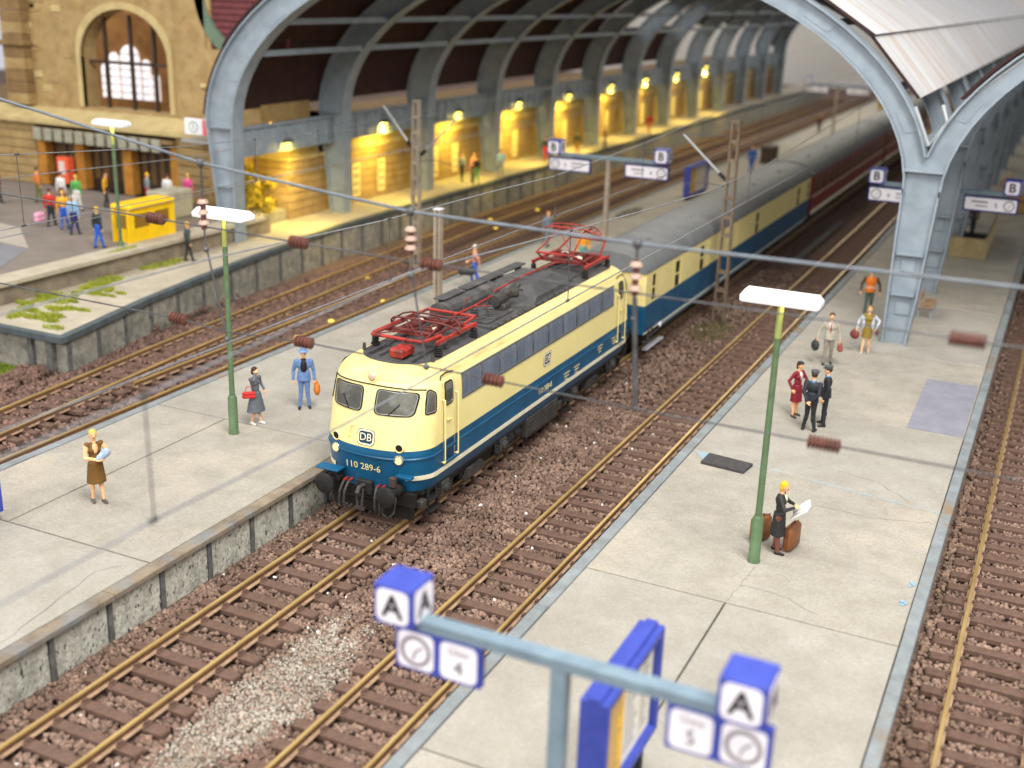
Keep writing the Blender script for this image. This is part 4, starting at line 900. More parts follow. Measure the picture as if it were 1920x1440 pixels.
# girders and purlins
for k in range(len(FY)-1):
    a, b = FY[k]+.42, FY[k+1]-.42
    m = MB(); m.box(-21.35, -21.15, a, b, 4.86, 6.12); gd = m.build('girder', M_STEEL, shed, smooth=0)
    m = MB(); m.box(-21.4, -21.02, a, b, 6.1, 6.2); m.box(-21.4, -21.02, a, b, 4.8, 4.88); m.build('girder_flange', M_STEEL, gd, smooth=0)
    for y in np.linspace(a+.5, b-.5, 8): m = MB(); m.box(-21.15, -21.06, float(y)-.05, float(y)+.05, 4.88, 6.1); m.build('girder_rib', M_STEEL, gd, smooth=0)
    m = MB(); m.prism([(-21.1, a+.1, 1.0), (-21.1, a+.55, 1.0), (-21.1, a+.15, 4.8), (-21.1, a-.05, 4.8)], (.15, 0, 0)); m.build('girder_strut', M_STEEL, gd, smooth=0)
    m = MB(); m.box(9.75, 10.0, a, b, 6.4, 7.0); m.build('girder', M_STEEL, shed, smooth=0)
    for th in (.42, .75, 1.15, PI-.42, PI-.62, PI-.9, PI-1.25):
        x, z = ell(CX1, 15.0, 8.3, th); m = MB(); m.box(x-.12, x+.12, a, b, z-.12, z+.14); m.build('purlin', M_STEEL, shed, smooth=0)
    # roof sheets: inside face dark, outside face weathered white
    def sheet(cx, t0, t1, y0, y1, da=0.0, n=5):
        m = MB(); A = []; B = []
        for i in range(n+1):
            t = t0+(t1-t0)*i/n; lf_ = (1-math.cos(t))/2 if cx == CX1 else .0
            A.append(ell(cx, 15.75+.7*lf_+da, 8.9+.45*lf_+da, t)); B.append(ell(cx, 15.87+.7*lf_+da, 9.02+.45*lf_+da, t))
        m.mat(0).grid([[(x, y0, z) for x, z in B], [(x, y1, z) for x, z in B]])
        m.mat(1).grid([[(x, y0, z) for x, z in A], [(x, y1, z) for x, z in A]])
        for yv in (y0, y1): m.grid([[(x, yv, z) for x, z in A], [(x, yv, z) for x, z in B]])
        for i in (0, n): m.grid([[(A[i][0], y0, A[i][1]), (A[i][0], y1, A[i][1])], [(B[i][0], y0, B[i][1]), (B[i][0], y1, B[i][1])]])
        return m.build('roof_sheet', [M_SHEETW, M_SHEETD], shed, smooth=20, recalc=False)
    y0s = FY[k]-(-.5 if k == 0 else 4.57*0); y1s = FY[k+1]
    R1 = [.37, .62, .90, 1.2, PI/2]
    for i in range(4): sheet(CX1, R1[i], R1[i+1], FY[k]+(.55 if k == 0 else .02)-(.3*(i % 2) if k == 0 else 0), y1s-.02, .1+.12*(i % 2), 1)
    L1 = [PI-.06, PI-.40, PI-.7, PI-1.0, PI-1.3, PI/2]
    for i in range(5):
        if k in (5, 6) and i == 1: continue
        if k in (7, 8, 9, 10) and i == 0: continue
        sheet(CX1, L1[i], L1[i+1], FY[k]-.3 if k == 0 else FY[k]+.02, y1s-.02, .05*(i % 2))
    R2 = [PI-.38, PI-.64, PI-.95, PI-1.25, PI/2]
    for i in range(4): sheet(CX2, R2[i], R2[i+1], FY[k]+(.7 if k == 0 else .02), y1s-.02, .05*(i % 2))
m = MB(); m.box(9.55, 10.15, 22.6, FY[-1], 8.05, 8.15); m.build('gutter', M_STEEL, shed, smooth=0)

# ------------------------------------------------------------------ station house
st_ = thing('station_house', 'sandstone station house with arched window behind the forecourt', 'building', (-30, 26, 1.9))
def coursed(x0, x1, y0, y1, z0, z1, axis, n, mtl, face):
    # wall of stone courses set out from the face by a few centimetres, joints recessed
    for i in range(n):
        a = z0+(z1-z0)*i/n; b = z0+(z1-z0)*(i+1)/n
        m = MB()
        if axis == 'x': m.box(x0, x1, y0, y1, a+.025, b-.025, .02)
        else: m.box(x0, x1, y0, y1, a+.025, b-.025, .02)
        m.build('stone_course', mtl, st_)
# platform wing along the tracks
WX = -22.0
m = MB(); m.box(-30, WX-.05, 31.2, 134, .9, 5.2); m.build('wing_wall', M_SANDD, st_, smooth=0)
for k in range(11):
    y0, y1 = FY[k]+9.15*0+.6, FY[k+1]-.6
    if k == 0: y0 = 31.3
    if y1-y0 < 1: continue
    c = (y0+y1)/2; wins = [c-1.35, c+1.35]
    segs = [(y0-.6 if k else y0, wins[0]-.42), (wins[0]+.42, wins[1]-.42), (wins[1]+.42, y1+.6)]
    for i in range(7):
        a, b = 1.0+.43*i, 1.0+.43*(i+1)
        if 1.35 <= (a+b)/2 <= 3.2:
            for s0, s1 in segs: m = MB(); m.box(WX-.06, WX, s0, s1, a+.02, b-.02, .02); m.build('stone_course', M_SAND, st_)
        else: m = MB(); m.box(WX-.06, WX, segs[0][0], segs[2][1], a+.02, b-.02, .02); m.build('stone_course', M_SAND, st_)
    for w in wins:
        m = MB(); m.box(WX-.12, WX-.04, w-.42, w+.42, 1.3, 3.2); wn = m.build('window', mat('dark_pane', rgb(70, 58, 36), rough=.2), st_, smooth=0)
        m = MB(); m.box(WX-.03, WX+.03, w-.36, w-.24, 1.3, 3.15); m.box(WX-.03, WX+.03, w+.24, w+.36, 1.3, 3.15); m.box(WX-.028, WX+.028, w-.05, w+.05, 1.3, 3.15)
        for z in (1.3, 1.75, 2.2, 2.65, 3.05): m.box(WX-.032, WX+.026, w-.36, w+.36, z, z+.1)
        m.build('window_frame', mat('frame_cream', rgb(240, 226, 170), rough=.6), wn, smooth=0)
for y0, y1 in [(31.2, 60), (60, 95), (95, 134)]:
    m = MB(); m.box(WX-.2, WX+.22, y0, y1, 4.02, 4.16, .02); m.build('cornice', M_SANDL, st_)
    m = MB(); m.prism([(WX-.1, y0, 4.16), (WX+.12, y0, 4.16), (WX-.25, y0, 5.05), (WX-.5, y0, 5.05)], (0, y1-y0, 0)); m.build('parapet', M_SANDL, st_, smooth=0)
    m = MB(); m.box(WX-3, WX-.3, y0, y1, 5.1, 5.22); m.build('flat_roof', mat('flat_roof_grey', rgb(196, 196, 200), rough=.8), st_, smooth=0)
# corner block with shrub bed
m = MB(); m.box(-30, -21.95, 27.9, 31.1, .9, 4.1); m.build('corner_block', M_SANDD, st_, smooth=0)
for i in range(7):
    m = MB(); m.box(-24.4, -21.88, 27.82, 31.1, 1.0+.43*i+.02, 1.43+.43*i-.02, .02); m.build('stone_course', M_SAND, st_)
m = MB(); m.box(-24.6, -21.7, 27.7, 31.15, 4.02, 4.2, .03); m.build('cornice', M_SANDL, st_)
m = MB(); m.prism([(-24.6, 27.85, 4.2), (-21.8, 27.85, 4.2), (-22.3, 28.3, 5.0), (-24.6, 28.3, 5.0)], (0, 2.6, 0)); m.build('parapet', M_SANDL, st_, smooth=0)
m = MB(); m.box(-24.9, -22.0, 23.6, 27.7, .9, 1.6, .03); m.build('planter_wall', mat('planter_grey', rgb(150, 146, 134), rgb(126, 122, 110), 2, .9), st_)
# forecourt front
m = MB(); m.box(-60, -36.2, 24.9, 40, 1.9, 5.2); m.build('front_wall', M_SANDD, st_, smooth=0)
m = MB(); m.box(-36.2, -24.6, 25.6, 40, 1.9, 5.2); m.build('front_wall', M_SANDD, st_, smooth=0)
for x0, x1 in ((-60, -36.2), (-26.5, -24.4)):
    for i in range(7): m = MB(); m.box(x0, x1, 24.7, 25.0, 1.9+.47*i+.02, 2.37+.47*i-.02, .025); m.build('stone_course', M_SAND, st_)
m = MB(); m.box(-24.5, -24.15, 24.72, 28, 1.9, 5.2); m.build('front_wall', M_SAND, st_, smooth=0)
for x in (-35.9, -33.2, -29.9, -26.7):
    m = MB(); m.box(x-.3, x+.3, 24.78, 25.7, 1.9, 4.9, .03); m.build('door_pier', mat('pier_orange', rgb(184, 128, 48), rgb(158, 106, 38), 1.5, .8), st_)
for x0, x1 in ((-35.6, -33.5), (-32.9, -30.2), (-29.6, -27.0)):
    m = MB(); m.box(x0, x1, 25.35, 25.5, 1.9, 4.75); dr = m.build('door', mat('door_dark', rgb(58, 42, 34), rgb(44, 32, 28), 2, .4), st_, smooth=0)
    n = 4 if x0 > -35 else 2
    for k in range(n):
        a = x0+.12+(x1-x0-.24)*k/n; b = x0+.12+(x1-x0-.24)*(k+1)/n
        m = MB(); m.box(a+.12, b-.12, 25.3, 25.36, 2.5, 4.5); m.build('door_pane', mat('door_pane', rgb(112, 84, 66) if x0 > -30 else rgb(96, 74, 48), rough=.2), dr, smooth=0)
m = MB(); m.box(-36, -26.4, 24.3, 25.6, 4.8, 5.0, .02); m.build('canopy', M_SANDD, st_)
for k in range(12):
    x = -35.7+.735*k; m = MB(); m.box(x, x+.52, 24.12, 24.3, 4.4, 5.05, .03); m.build('canopy_block', mat('canopy_grey', rgb(160, 158, 138), rgb(138, 136, 118), 3, .8), st_)
m = MB(); m.box(-60, -24.3, 24.4, 26.2, 5.2, 5.5, .04); m.build('cornice', M_SANDL, st_)
m = MB(); m.prism([(-60, 24.6, 5.5), (-24.4, 24.6, 5.5), (-24.4, 25.9, 5.95), (-60, 25.9, 5.95)], (0, .12, .0)); m.build('roof_slope', M_SANDL, st_, smooth=0)
# upper storey with the great arched window
def wall_with_arch(x0, x1, z0, z1, wx0, wx1, wz0, wzs, y, th, mtl):
    cx = (wx0+wx1)/2; r = (wx1-wx0)/2; n = 16
    arc = [(cx+r*math.cos(PI*i/n), wzs+(11.2-wzs)*math.sin(PI*i/n)) for i in range(n+1)]
    m = MB()
    m.box(x0, wx0, y, y+th, z0, z1); m.box(wx1, x1, y, y+th, z0, z1); m.box(wx0, wx1, y, y+th, z0, wz0)
    for i in range(n):
        (xa, za), (xb, zb) = arc[i], arc[i+1]
        m.prism([(xa, y, za), (xb, y, zb), (xb, y, z1), (xa, y, z1)], (0, th, 0))
    m.build('upper_wall', mtl, st_, smooth=0)
    m = MB(); m.strip_solid([(x, y-.06, z) for x, z in [(wx1, wz0)]+arc+[(wx0, wz0)]], [(cx+(x-cx)*1.1, y-.06, z+(.35 if z > wzs else 0)) for x, z in [(wx1, wz0)]+arc+[(wx0, wz0)]], (0, .3, 0)); m.build('window_surround', M_SANDL, st_, smooth=30)
wall_with_arch(-38.6, -25.0, 5.6, 16, -33.7, -27.8, 6.1, 8.7, 26.0, 1.1, M_SAND)
random.seed(5)
for i in range(60):
    x = random.uniform(-38.4, -25.4); z = random.uniform(5.9, 13); 
    if -34.6 < x: continue
    m = MB(); m.box(x-.32, x+.32, 25.95, 26.02, z-.17, z+.17, .015); m.build('ashlar_block', random.choice([M_SANDL, M_SAND, M_SANDD, M_SANDL]), st_)
for i in range(14):
    z = 6.0+.62*i
    m = MB(); m.box(-38.7, -37.2, 25.4, 26.2, z, z+.6, .02); m.build('stone_course', M_SANDD if i % 3 else M_SAND, st_)
for z, w in ((9.1, .25), (12.0, .3)): m = MB(); m.box(-39.0, -37.0, 25.2, 26.3, z, z+w, .04); m.build('string_course', M_SANDL if z > 10 else M_SANDD, st_)
m = MB(); m.box(-25.6, -22.2, 25.7, 26.4, 7.6, 7.8, .04); m.build('string_course', M_SANDL, st_)
m = MB(); m.box(-27.2, -22.0, 25.85, 30, 5.6, 9.5); m.build('upper_wall', M_SAND, st_, smooth=0)
m = MB(); m.box(-25.6, -20.6, 26.2, 26.5, 9.3, 16); m.build('brick_gable', mat('maroon_brick', rgb(112, 58, 60), rgb(94, 46, 50), 4, .8), st_, smooth=0)
for i in range(9): m = MB(); m.box(-25.0, -21.2, 26.13, 26.21, 9.35+.31*i, 9.55+.31*i, .01); m.build('brick_course', mat('maroon_brick', rgb(112, 58, 60)), st_)
arc = [(-22.7+2.6*math.cos(t), 12.3+2.75*math.sin(t)) for t in np.linspace(PI*.98, PI*1.42, 14)]
m = MB(); m.strip_solid([(x, 25.9, z) for x, z in arc], [(-22.7+(x+22.7)*1.22, 25.9, 12.3+(z-12.3)*1.22) for x, z in arc], (0, .25, 0)); m.build('green_arch_trim', mat('verdigris', rgb(104, 124, 104), rgb(88, 108, 92), 2, .7), st_, smooth=30)
m = MB(); m.box(-27.2, -25.3, 25.9, 26.5, 9.5, 16); m.build('upper_wall', M_SAND, st_, smooth=0)
# room behind the arch: mullions, far wall and its lancet windows
m = MB(); m.box(-44, -26, 33.8, 34, 4, 14); m.build('hall_back_wall', mat('inner_brown', rgb(176, 126, 68), rgb(146, 102, 56), 1.2, .8), st_, smooth=0)
m = MB(); m.box(-26.1, -25.9, 27.2, 33.8, 5, 14); m.build('hall_side_wall', mat('inner_brown', rgb(160, 112, 58)), st_, smooth=0)
m = MB(); m.box(-44, -26, 27.2, 33.8, 4.9, 5.0); m.build('hall_floor', M_BLACK, st_, smooth=0)
M_PANE = mat('backlit_pane', rgb(240, 238, 242), rough=.5, emit=(1, .97, 1), estr=.75)
for x0, x1, zt in ((-39.75, -39.2, 7.7), (-39.05, -38.4, 8.4), (-38.2, -36.75, 8.85), (-36.55, -35.95, 8.1), (-35.8, -35.3, 7.3)):
    n = 8; cx = (x0+x1)/2; r = (x1-x0)/2
    P = [(x0, 5.75), (x1, 5.75)]+[(cx+r*math.cos(PI*i/n), zt-r+r*1.1*math.sin(PI*i/n)) for i in range(n+1)]
    m = MB(); m.prism([(x, 33.62, z) for x, z in P], (0, .1, 0)); lw_ = m.build('lancet_window', M_PANE, st_, smooth=0)
    m = MB()
    for z in np.arange(6.1, zt-.3, .45): m.box(x0, x1, 33.58, 33.62, float(z), float(z)+.05)
    m.build('glazing_bar', M_SANDD, lw_, smooth=0)
for x in (-32.5, -30.75, -29.2): m = MB(); m.box(x-.07, x+.07, 26.5, 26.7, 6.1, 10.9); m.build('mullion', mat('mullion_brown', rgb(66, 50, 38), rough=.6), st_, smooth=0)
m = MB(); m.box(-33.6, -27.9, 26.5, 26.7, 8.4, 8.55); m.build('transom', MATS['mullion_brown'], st_, smooth=0)
m = MB(); m.prism([(-29.6, 28, 6.1), (-27.8, 28, 6.1), (-28.8, 28, 8.4), (-29.4, 28, 10.0)], (0, .5, 0)); m.build('inner_stair', MATS['mullion_brown'], st_, smooth=0)
# projecting station sign
sg = thing('station_sign', 'white and red projecting sign beside the first left column', 'sign', (-23.4, 23, 5.6))
m = MB(); m.box(-24.35, -22.2, 22.95, 23.1, 5.68, 6.45, .02); m.build('board', M_SWHITE, sg)
m = MB(); m.box(-23.25, -22.2, 22.93, 22.95, 5.7, 6.43); m.build('red_panel', mat('sign_red', rgb(226, 110, 112), rough=.5), sg, smooth=0)
m = MB(); P = [(.25*math.cos(a), .25*math.sin(a)) for a in np.linspace(0, 2*PI, 17)[:-1]]; ring(m, P, lambda x, z, o: (-23.82+x, 22.945-o, 6.06+z), 0, -.02, .03, .004); m.build('green_ring', mat('sign_green', rgb(90, 150, 90), rough=.5), sg, smooth=0)
text('lettering', 'S', .42, MATS['sign_green'], sg, (-23.82, 22.94, 6.06), M3(Vector((1, 0, 0)), Vector((0, 0, 1)), Vector((0, -1, 0))))
text('lettering', 'DB', .4, M_SWHITE, sg, (-22.75, 22.92, 6.06), M3(Vector((1, 0, 0)), Vector((0, 0, 1)), Vector((0, -1, 0))))
m = MB(); m.box(-24.6, -22.0, 22.9, 24.6, 5.3, 5.42); m.build('bracket', mat('pipe_steel', rgb(190, 192, 190)), sg, smooth=0)
# backdrop far behind
m = MB(); m.box(-90, 110, 175, 175.6, -1, 30); tag(m.build('backdrop_wall', mat('backdrop', rgb(240, 236, 226), rgb(226, 220, 206), .05, .9), smooth=0), 'pale exhibition wall far behind the train shed', kind='structure')
# ------------------------------------------------------------------ overhead line
YC = -4.2
def ins_profile(r, L, n):
    prof = [(r*.45, 0)]
    for i in range(n):
        a = L*(i+.08)/n; s = L/n*.84; prof += [(r*.55, a), (r, a+s*.3), (r, a+s*.65), (r*.55, a+s)]
    return prof+[(r*.45, L)]
def long_ins(mb, p, d, r=.17, L=.62, n=6):
    d = Vector(d).normalized(); mb.lathe(ins_profile(r, L, n), Vector(p)-d*L/2, d, 14)
span = thing('cross_span', 'three wires strung across all tracks with brown insulators', 'overhead wire', (4, YC, 6))
W1 = [(-14, YC, 11.6), (-5.78, YC, 10.35), (-.61, YC, 9.49), (4.06, YC, 9.04), (8.32, YC, 8.97), (14.18, YC, 9.02), (24, YC, 9.6)]
W2 = [(-14, YC, 8.5), (-1.81, YC, 8.28), (4.0, YC, 8.14), (8.3, YC, 8.14), (24, YC, 8.15)]
W3 = [(-14, YC, 6.45), (-1.39, YC, 6.27), (-.15, YC, 6.17), (1.69, YC, 6.25), (4.41, YC, 6.21), (8.48, YC, 6.13), (24, YC, 6.1)]
m = MB(); m.tube(W1, .03, 8); m.build('carrier_wire', mat('span_grey', rgb(112, 120, 128), rgb(92, 98, 104), 2, .5), span, smooth=60)
m = MB(); m.tube(W2, .017, 6); m.build('upper_span_wire', M_WIRE, span, smooth=60)
m = MB(); m.tube(W3, .017, 6); m.build('lower_span_wire', M_WIRE, span, smooth=60)
def on(Wp, x): return np.interp(x, [p[0] for p in Wp], [p[2] for p in Wp])
for Wp, xsx in ((W2, (-1.81, 1.63, 4.5, 13.54)), (W3, (-1.39, 1.69, 5.78, 11.67, 7.6))):
    for x in xsx:
        if x == 7.6: continue
        z = float(on(Wp, x)); z2 = float(on(Wp, x+.3)); m = MB(); long_ins(m, (x, YC, z), (.3, 0, z2-z), .115 if x < 10 else .125, .4 if x < 7 else .52, 5 if x < 7 else 8); m.build('insulator', M_INS, span, smooth=30)
def hanger(x0, z0, x1, z1, zi, Li, r=.11, lower=None):
    m = MB(); m.tube([(x0, YC, z0), (x0, YC, zi+Li)], .022, 6); m.sphere((x0, YC, z0), .09, 8, 6); hg = m.build('hanger', M_WIRE, span)
    m = MB(); n = 3; m.cyl((x0, YC, zi), (x0, YC, zi+Li), .055, n=10); m.build('insulator_core', M_INS, hg)
    for i in range(n):
        m = MB(); m.lathe([(.06, 0), (r, .02), (r*.9, .06), (.06, .1)], (x0, YC, zi+Li*(i+.4)/n), (0, 0, 1), 14); m.build('insulator_disc', M_INSL, hg, smooth=40)
    m = MB(); m.tube([(x0, YC, zi), (x0+.02, YC, zi-.3), (x1, YC, z1)], .02, 6); m.sphere((x0+.02, YC, zi-.4), .06, 8, 6); m.sphere((x1, YC, z1), .06, 8, 6); m.build('drop_rod', M_WIRE, hg)
hanger(-.6, 9.49, -.17, 6.02, 8.2, .62)
hanger(4.06, 9.04, 4.4, 6.2, 8.28, .5)
hanger(8.33, 8.97, 8.48, 6.14, 8.1, .6)
m = MB(); m.cyl((8.34, YC, 8.06), (8.48, YC, 6.14), .042, n=8); m.build('drop_post', M_WIRE, span)
def catenary(name, label, x, mess, cont, drops, rm=.017, rc=.018):
    t = thing(name, label, 'overhead wire', (x, YC, 6.0))
    m = MB(); m.tube([(x, y, z) for y, z in mess], rm, 6); m.build('carrier_wire', M_WIREL, t, smooth=60)
    m = MB(); m.tube([(x+.0, y, z) for y, z in cont], rc, 6); m.build('contact_wire', M_WIREL, t, smooth=60)
    for y in drops:
        za = float(np.interp(y, [p[0] for p in mess], [p[1] for p in mess])); zb = float(np.interp(y, [p[0] for p in cont], [p[1] for p in cont]))
        m = MB(); m.tube([(x, y, za), (x, y+.02, zb)], .013, 5); m.box(x-.022, x+.022, y-.08, y+.08, zb-.025, zb+.03); m.box(x-.022, x+.022, y-.08, y+.08, za-.025, za+.025); m.build('dropper', M_WIRE, t)
    return t
catenary('overhead_line', 'wires above the locomotive track', 0, [(-26, 8.0), (-9.7, 7.85), (-4.85, 7.8), (1.6, 7.53), (7.5, 7.43), (11.7, 7.32), (20, 7.5), (32, 8.0), (44, 7.4), (60, 8.0), (90, 7.6), (130, 8)], [(-26, 6.0), (12.4, 6.04), (24, 5.95), (130, 6.0)], [1.75, 11.8, 20, 38])
catenary('overhead_line', 'wires above the empty track right of the locomotive', 4.45, [(-26, 7.6), (-11.58, 7.86), (-8.1, 8.0), (-4.96, 8.12), (2.33, 7.65), (7.57, 7.34), (13.4, 7.04), (20, 6.97), (32, 7.4), (50, 7.9), (80, 7.4), (130, 8)], [(-26, 6.1), (-11.4, 6.13), (-7, 6.0), (130, 6.0)], [-11.5, 2.36, 18.6, 40], .017, .019)
catenary('overhead_line', 'thin wires above the left tracks crossing the station front', -11.78, [(-20, 8.3), (.87, 8.13), (8.1, 7.62), (20, 7.2), (40, 7.8), (60, 7.3), (130, 8)], [(-20, 6.1), (1.4, 6.1), (20, 6.0), (130, 6)], [1.45, 12, 26], .014, .014)
catenary('overhead_line', 'thin wires above the curved track of the left platform', -14.6, [(-20, 7.4), (4.0, 6.9), (12, 6.62), (24, 6.9), (50, 7.4)], [(-20, 5.1), (6.0, 5.15), (24, 5.3), (50, 5.6)], [6.0, 20], .014, .014)
# lattice masts
def lattice_mast(label, x, y, z0, z1, w0, w1, mtl, arm=None):
    t = thing('lattice_mast', label, 'mast', (x, y, z0), 'catenary masts')
    legs = []
    for sx in (-1, 1):
        for sy in (-1, 1):
            m = MB(); m.tube([(x+sx*w0, y+sy*w0*.6, z0), (x+sx*w1, y+sy*w1*.6, z1)], .05, 4); m.build('leg', mtl, t, smooth=0)
    n = int((z1-z0)/.72)
    for i in range(n+1):
        u = i/n; w = w0+(w1-w0)*u; z = z0+(z1-z0)*u
        m = MB()
        for sy in (-1, 1): m.box(x-w, x+w, y+sy*w*.6-.015, y+sy*w*.6+.015, z-.07, z+.07)
        for sx in (-1, 1): m.box(x+sx*w-.015, x+sx*w+.015, y-w*.6, y+w*.6, z-.06, z+.06)
        m.build('batten_plate', mtl, t, smooth=0)
    m = MB(); m.box(x-w1-.04, x+w1+.04, y-w1*.6-.04, y+w1*.6+.04, z1, z1+.06); m.build('cap', mtl, t, smooth=0)
    return t
lm = lattice_mast('rusty lattice mast standing between the baggage car and the empty track', 2.2, 24.7, -.35, 8.05, .22, .14, M_MASTD)
def cantilever(t, x, y, z, dx, lift):
    m = MB(); m.tube([(x, y, z), (x+dx, y, z+lift)], .045, 8); ar = m.build('cantilever', MATS['pipe_steel'], t)
    m = MB(); long_ins(m, (x+dx*.12, y, z+lift*.12), (dx, 0, lift), .1, .4, 5); m.build('insulator', M_BLACK, ar)
    m = MB(); m.tube([(x, y, z+1.85), (x+dx, y, z+lift+.02)], .02, 6); m.build('stay', M_WIRE, ar); m = MB(); m.tube([(x, y, z-.2), (x+dx*.5, y, z-.1), (x+dx*.9, y, z-.25)], .02, 6); m.build('steady_arm', M_WIRE, ar)
cantilever(lm, 2.06, 24.7, 5.65, -2.0, 1.75)
lm2 = lattice_mast('taupe lattice mast in front of the lit station wall', -14.05, 27.4, -.4, 7.6, .2, .14, M_MAST)
cantilever(lm2, -14.2, 27.4, 5.3, -1.7, 2.0); cantilever(lm2, -13.9, 27.4, 5.0, 2.0, 1.9)
hm = thing('steel_mast', 'plain taupe steel mast on the middle platform behind the locomotive roof', 'mast', (-7.0, 16.9, .75))
m = MB(); m.box(-7.15, -7.03, 16.75, 17.05, .75, 4.75, .01); m.box(-6.93, -6.87, 16.75, 17.05, .75, 4.75, .01); m.box(-7.03, -6.93, 16.86, 16.92, .75, 4.75); m.build('mast_section', M_MAST, hm, smooth=0)
m = MB(); m.box(-7.17, -6.85, 16.73, 17.07, 4.75, 4.79); m.build('mast_cap', M_SWHITE, hm, smooth=0)
# ------------------------------------------------------------------ platform lamps
def lamp(label, x, y, z, h=6.1, warm=4):
    t = thing('platform_lamp', label, 'lamp', (x, y, z), 'green platform lamps')
    m = MB(); m.lathe([(.15, 0), (.15, .02), (.135, .05), (.13, 1.05), (.1, 1.12), (.09, 1.14)], (x, y, z), (0, 0, 1), 16); m.build('pole_base', M_GREEN, t, smooth=40)
    m = MB(); m.cyl((x, y, z+1.1), (x, y, z+h-.75), .078, .07, 14); m.build('pole', M_GREEN, t, smooth=60)
    m = MB(); m.cyl((x, y, z+h-.76), (x, y, z+h+.1), .074, .072, 14); m.build('pole_top', M_GREENLIT, t, smooth=60)
    zz = z+h; m = MB(); w, d = .84, .3
    b = rounded(2*w, 2*d, .06, 2); tp = rounded(2*w-.16, 2*d-.24, .04, 2)
    m.grid([[(x+p*.97, y+q*.97, zz) for p, q in b], [(x+p, y+q, zz+.03) for p, q in b], [(x+p, y+q, zz+.12) for p, q in b], [(x+p, y+q, zz+.24) for p, q in tp]], close=True)
    n = len(b); m.add([(x+p*.97, y+q*.97, zz) for p, q in b], [tuple(range(n))]); m.add([(x+p, y+q, zz+.24) for p, q in tp], [tuple(range(n))])
    m.build('lamp_head', M_WHITE, t, smooth=25)
    d_ = bpy.data.lights.new('lamp_glow', 'POINT'); d_.energy = warm; d_.color = (1, .85, .35); d_.shadow_soft_size = .08
    o = bpy.data.objects.new('lamp_glow', d_); C.objects.link(o); o.parent = t; o.location = (.16, -.16, h-.12)
    return t
lamp('green lamp post with white head left of the locomotive', -5.5, 2.4, .75)
lamp('green lamp post with white head beside the newspaper reader', 9.5, 1.85, .75, 6.02)
lamp('green lamp post with white head beside the yellow telephone kiosk', -21.5, 15.2, 1.0, 5.95, 16)
# hall lamps
M_BULB = mat('lamp_bulb', rgb(255, 220, 90), emit=(1, .72, .12), estr=5)
for i, (y, z) in enumerate([(35.85, 5.4), (44.8, 5.3), (53.8, 5.3), (62.8, 5.25), (71.9, 5.45), (80.5, 5.5), (89.4, 5.55), (99, 5.8), (26.6, 5.2)]):
    names = ['nearest', 'second', 'third', 'fourth', 'fifth', 'sixth', 'seventh', 'eighth']
    lb_ = f'{names[i]} yellow hall lamp in the row along the station wall' if i < 8 else 'yellow hall lamp above the shrub by the corner block'
    t = thing('hall_lamp', lb_, 'lamp', (-20.95, y, z), 'yellow hall lamps')
    m = MB(); m.lathe([(.06, .3), (.1, .26), (.3, .06), (.32, .02), (.3, 0)], (-20.95, y, z), (0, 0, 1), 14); m.build('lamp_shade', M_KERBD, t, smooth=40)
    m = MB(); m.sphere((-20.95, y, z-.02), (.15, .15, .12)); m.build('bulb', M_BULB, t, smooth=80)
    m = MB(); m.tube([(-20.95, y, z+.28), (-21.2, y, z+.6)], .02, 5); m.build('hanger_rod', M_WIRE, t)
    d_ = bpy.data.lights.new('hall_lamp_light', 'SPOT'); d_.energy = 380; d_.color = (1, .72, .07); d_.shadow_soft_size = .15; d_.spot_size = math.radians(150); d_.spot_blend = 1.0
    o = bpy.data.objects.new('hall_lamp_light', d_); C.objects.link(o); o.parent = t; o.location = (.45, 0, -.75); o.rotation_euler = (0, math.radians(68), 0)
    d3 = bpy.data.lights.new('wall_strip_light', 'AREA'); d3.shape = 'RECTANGLE'; d3.size = 7.6; d3.size_y = .2; d3.energy = 330; d3.color = (1, .72, .12)  # added fill along the station wall, not a real fitting
    o = bpy.data.objects.new('wall_strip_light', d3); C.objects.link(o); o.parent = t; o.location = (.6, 0, 4.65-z); o.rotation_euler = Vector((-1.4, 0, -1.6)).to_track_quat('-Z', 'X').to_euler()
    d2 = bpy.data.lights.new('hall_lamp_glow', 'SPOT'); d2.spot_size = math.radians(140); d2.spot_blend = .5; d2.energy = 500; d2.color = (1, .74, .14); d2.shadow_soft_size = .2
    o = bpy.data.objects.new('hall_lamp_glow', d2); C.objects.link(o); o.parent = t; o.location = (-.1, 0, -.5)
_o = ['first', 'second', 'third', 'fourth', 'fifth']
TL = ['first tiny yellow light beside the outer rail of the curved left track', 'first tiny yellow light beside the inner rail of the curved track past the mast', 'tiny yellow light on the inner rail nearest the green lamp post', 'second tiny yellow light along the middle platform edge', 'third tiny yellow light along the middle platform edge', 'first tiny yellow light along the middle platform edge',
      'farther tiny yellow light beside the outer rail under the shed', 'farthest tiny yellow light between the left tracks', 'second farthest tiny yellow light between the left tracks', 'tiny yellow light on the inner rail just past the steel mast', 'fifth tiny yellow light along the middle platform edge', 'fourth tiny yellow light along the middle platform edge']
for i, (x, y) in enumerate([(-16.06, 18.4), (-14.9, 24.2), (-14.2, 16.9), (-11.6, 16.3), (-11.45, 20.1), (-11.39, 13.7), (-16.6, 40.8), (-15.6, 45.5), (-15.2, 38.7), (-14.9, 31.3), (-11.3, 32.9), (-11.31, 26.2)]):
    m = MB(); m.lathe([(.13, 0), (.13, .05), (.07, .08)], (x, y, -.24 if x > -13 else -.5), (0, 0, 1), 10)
    tag(m.build('track_light', mat('track_light', rgb(255, 214, 80), emit=(1, .72, .1), estr=.8)), TL[i], 'light', 'yellow track lights')  # glowing discs imitate hall lamp reflections on the rails

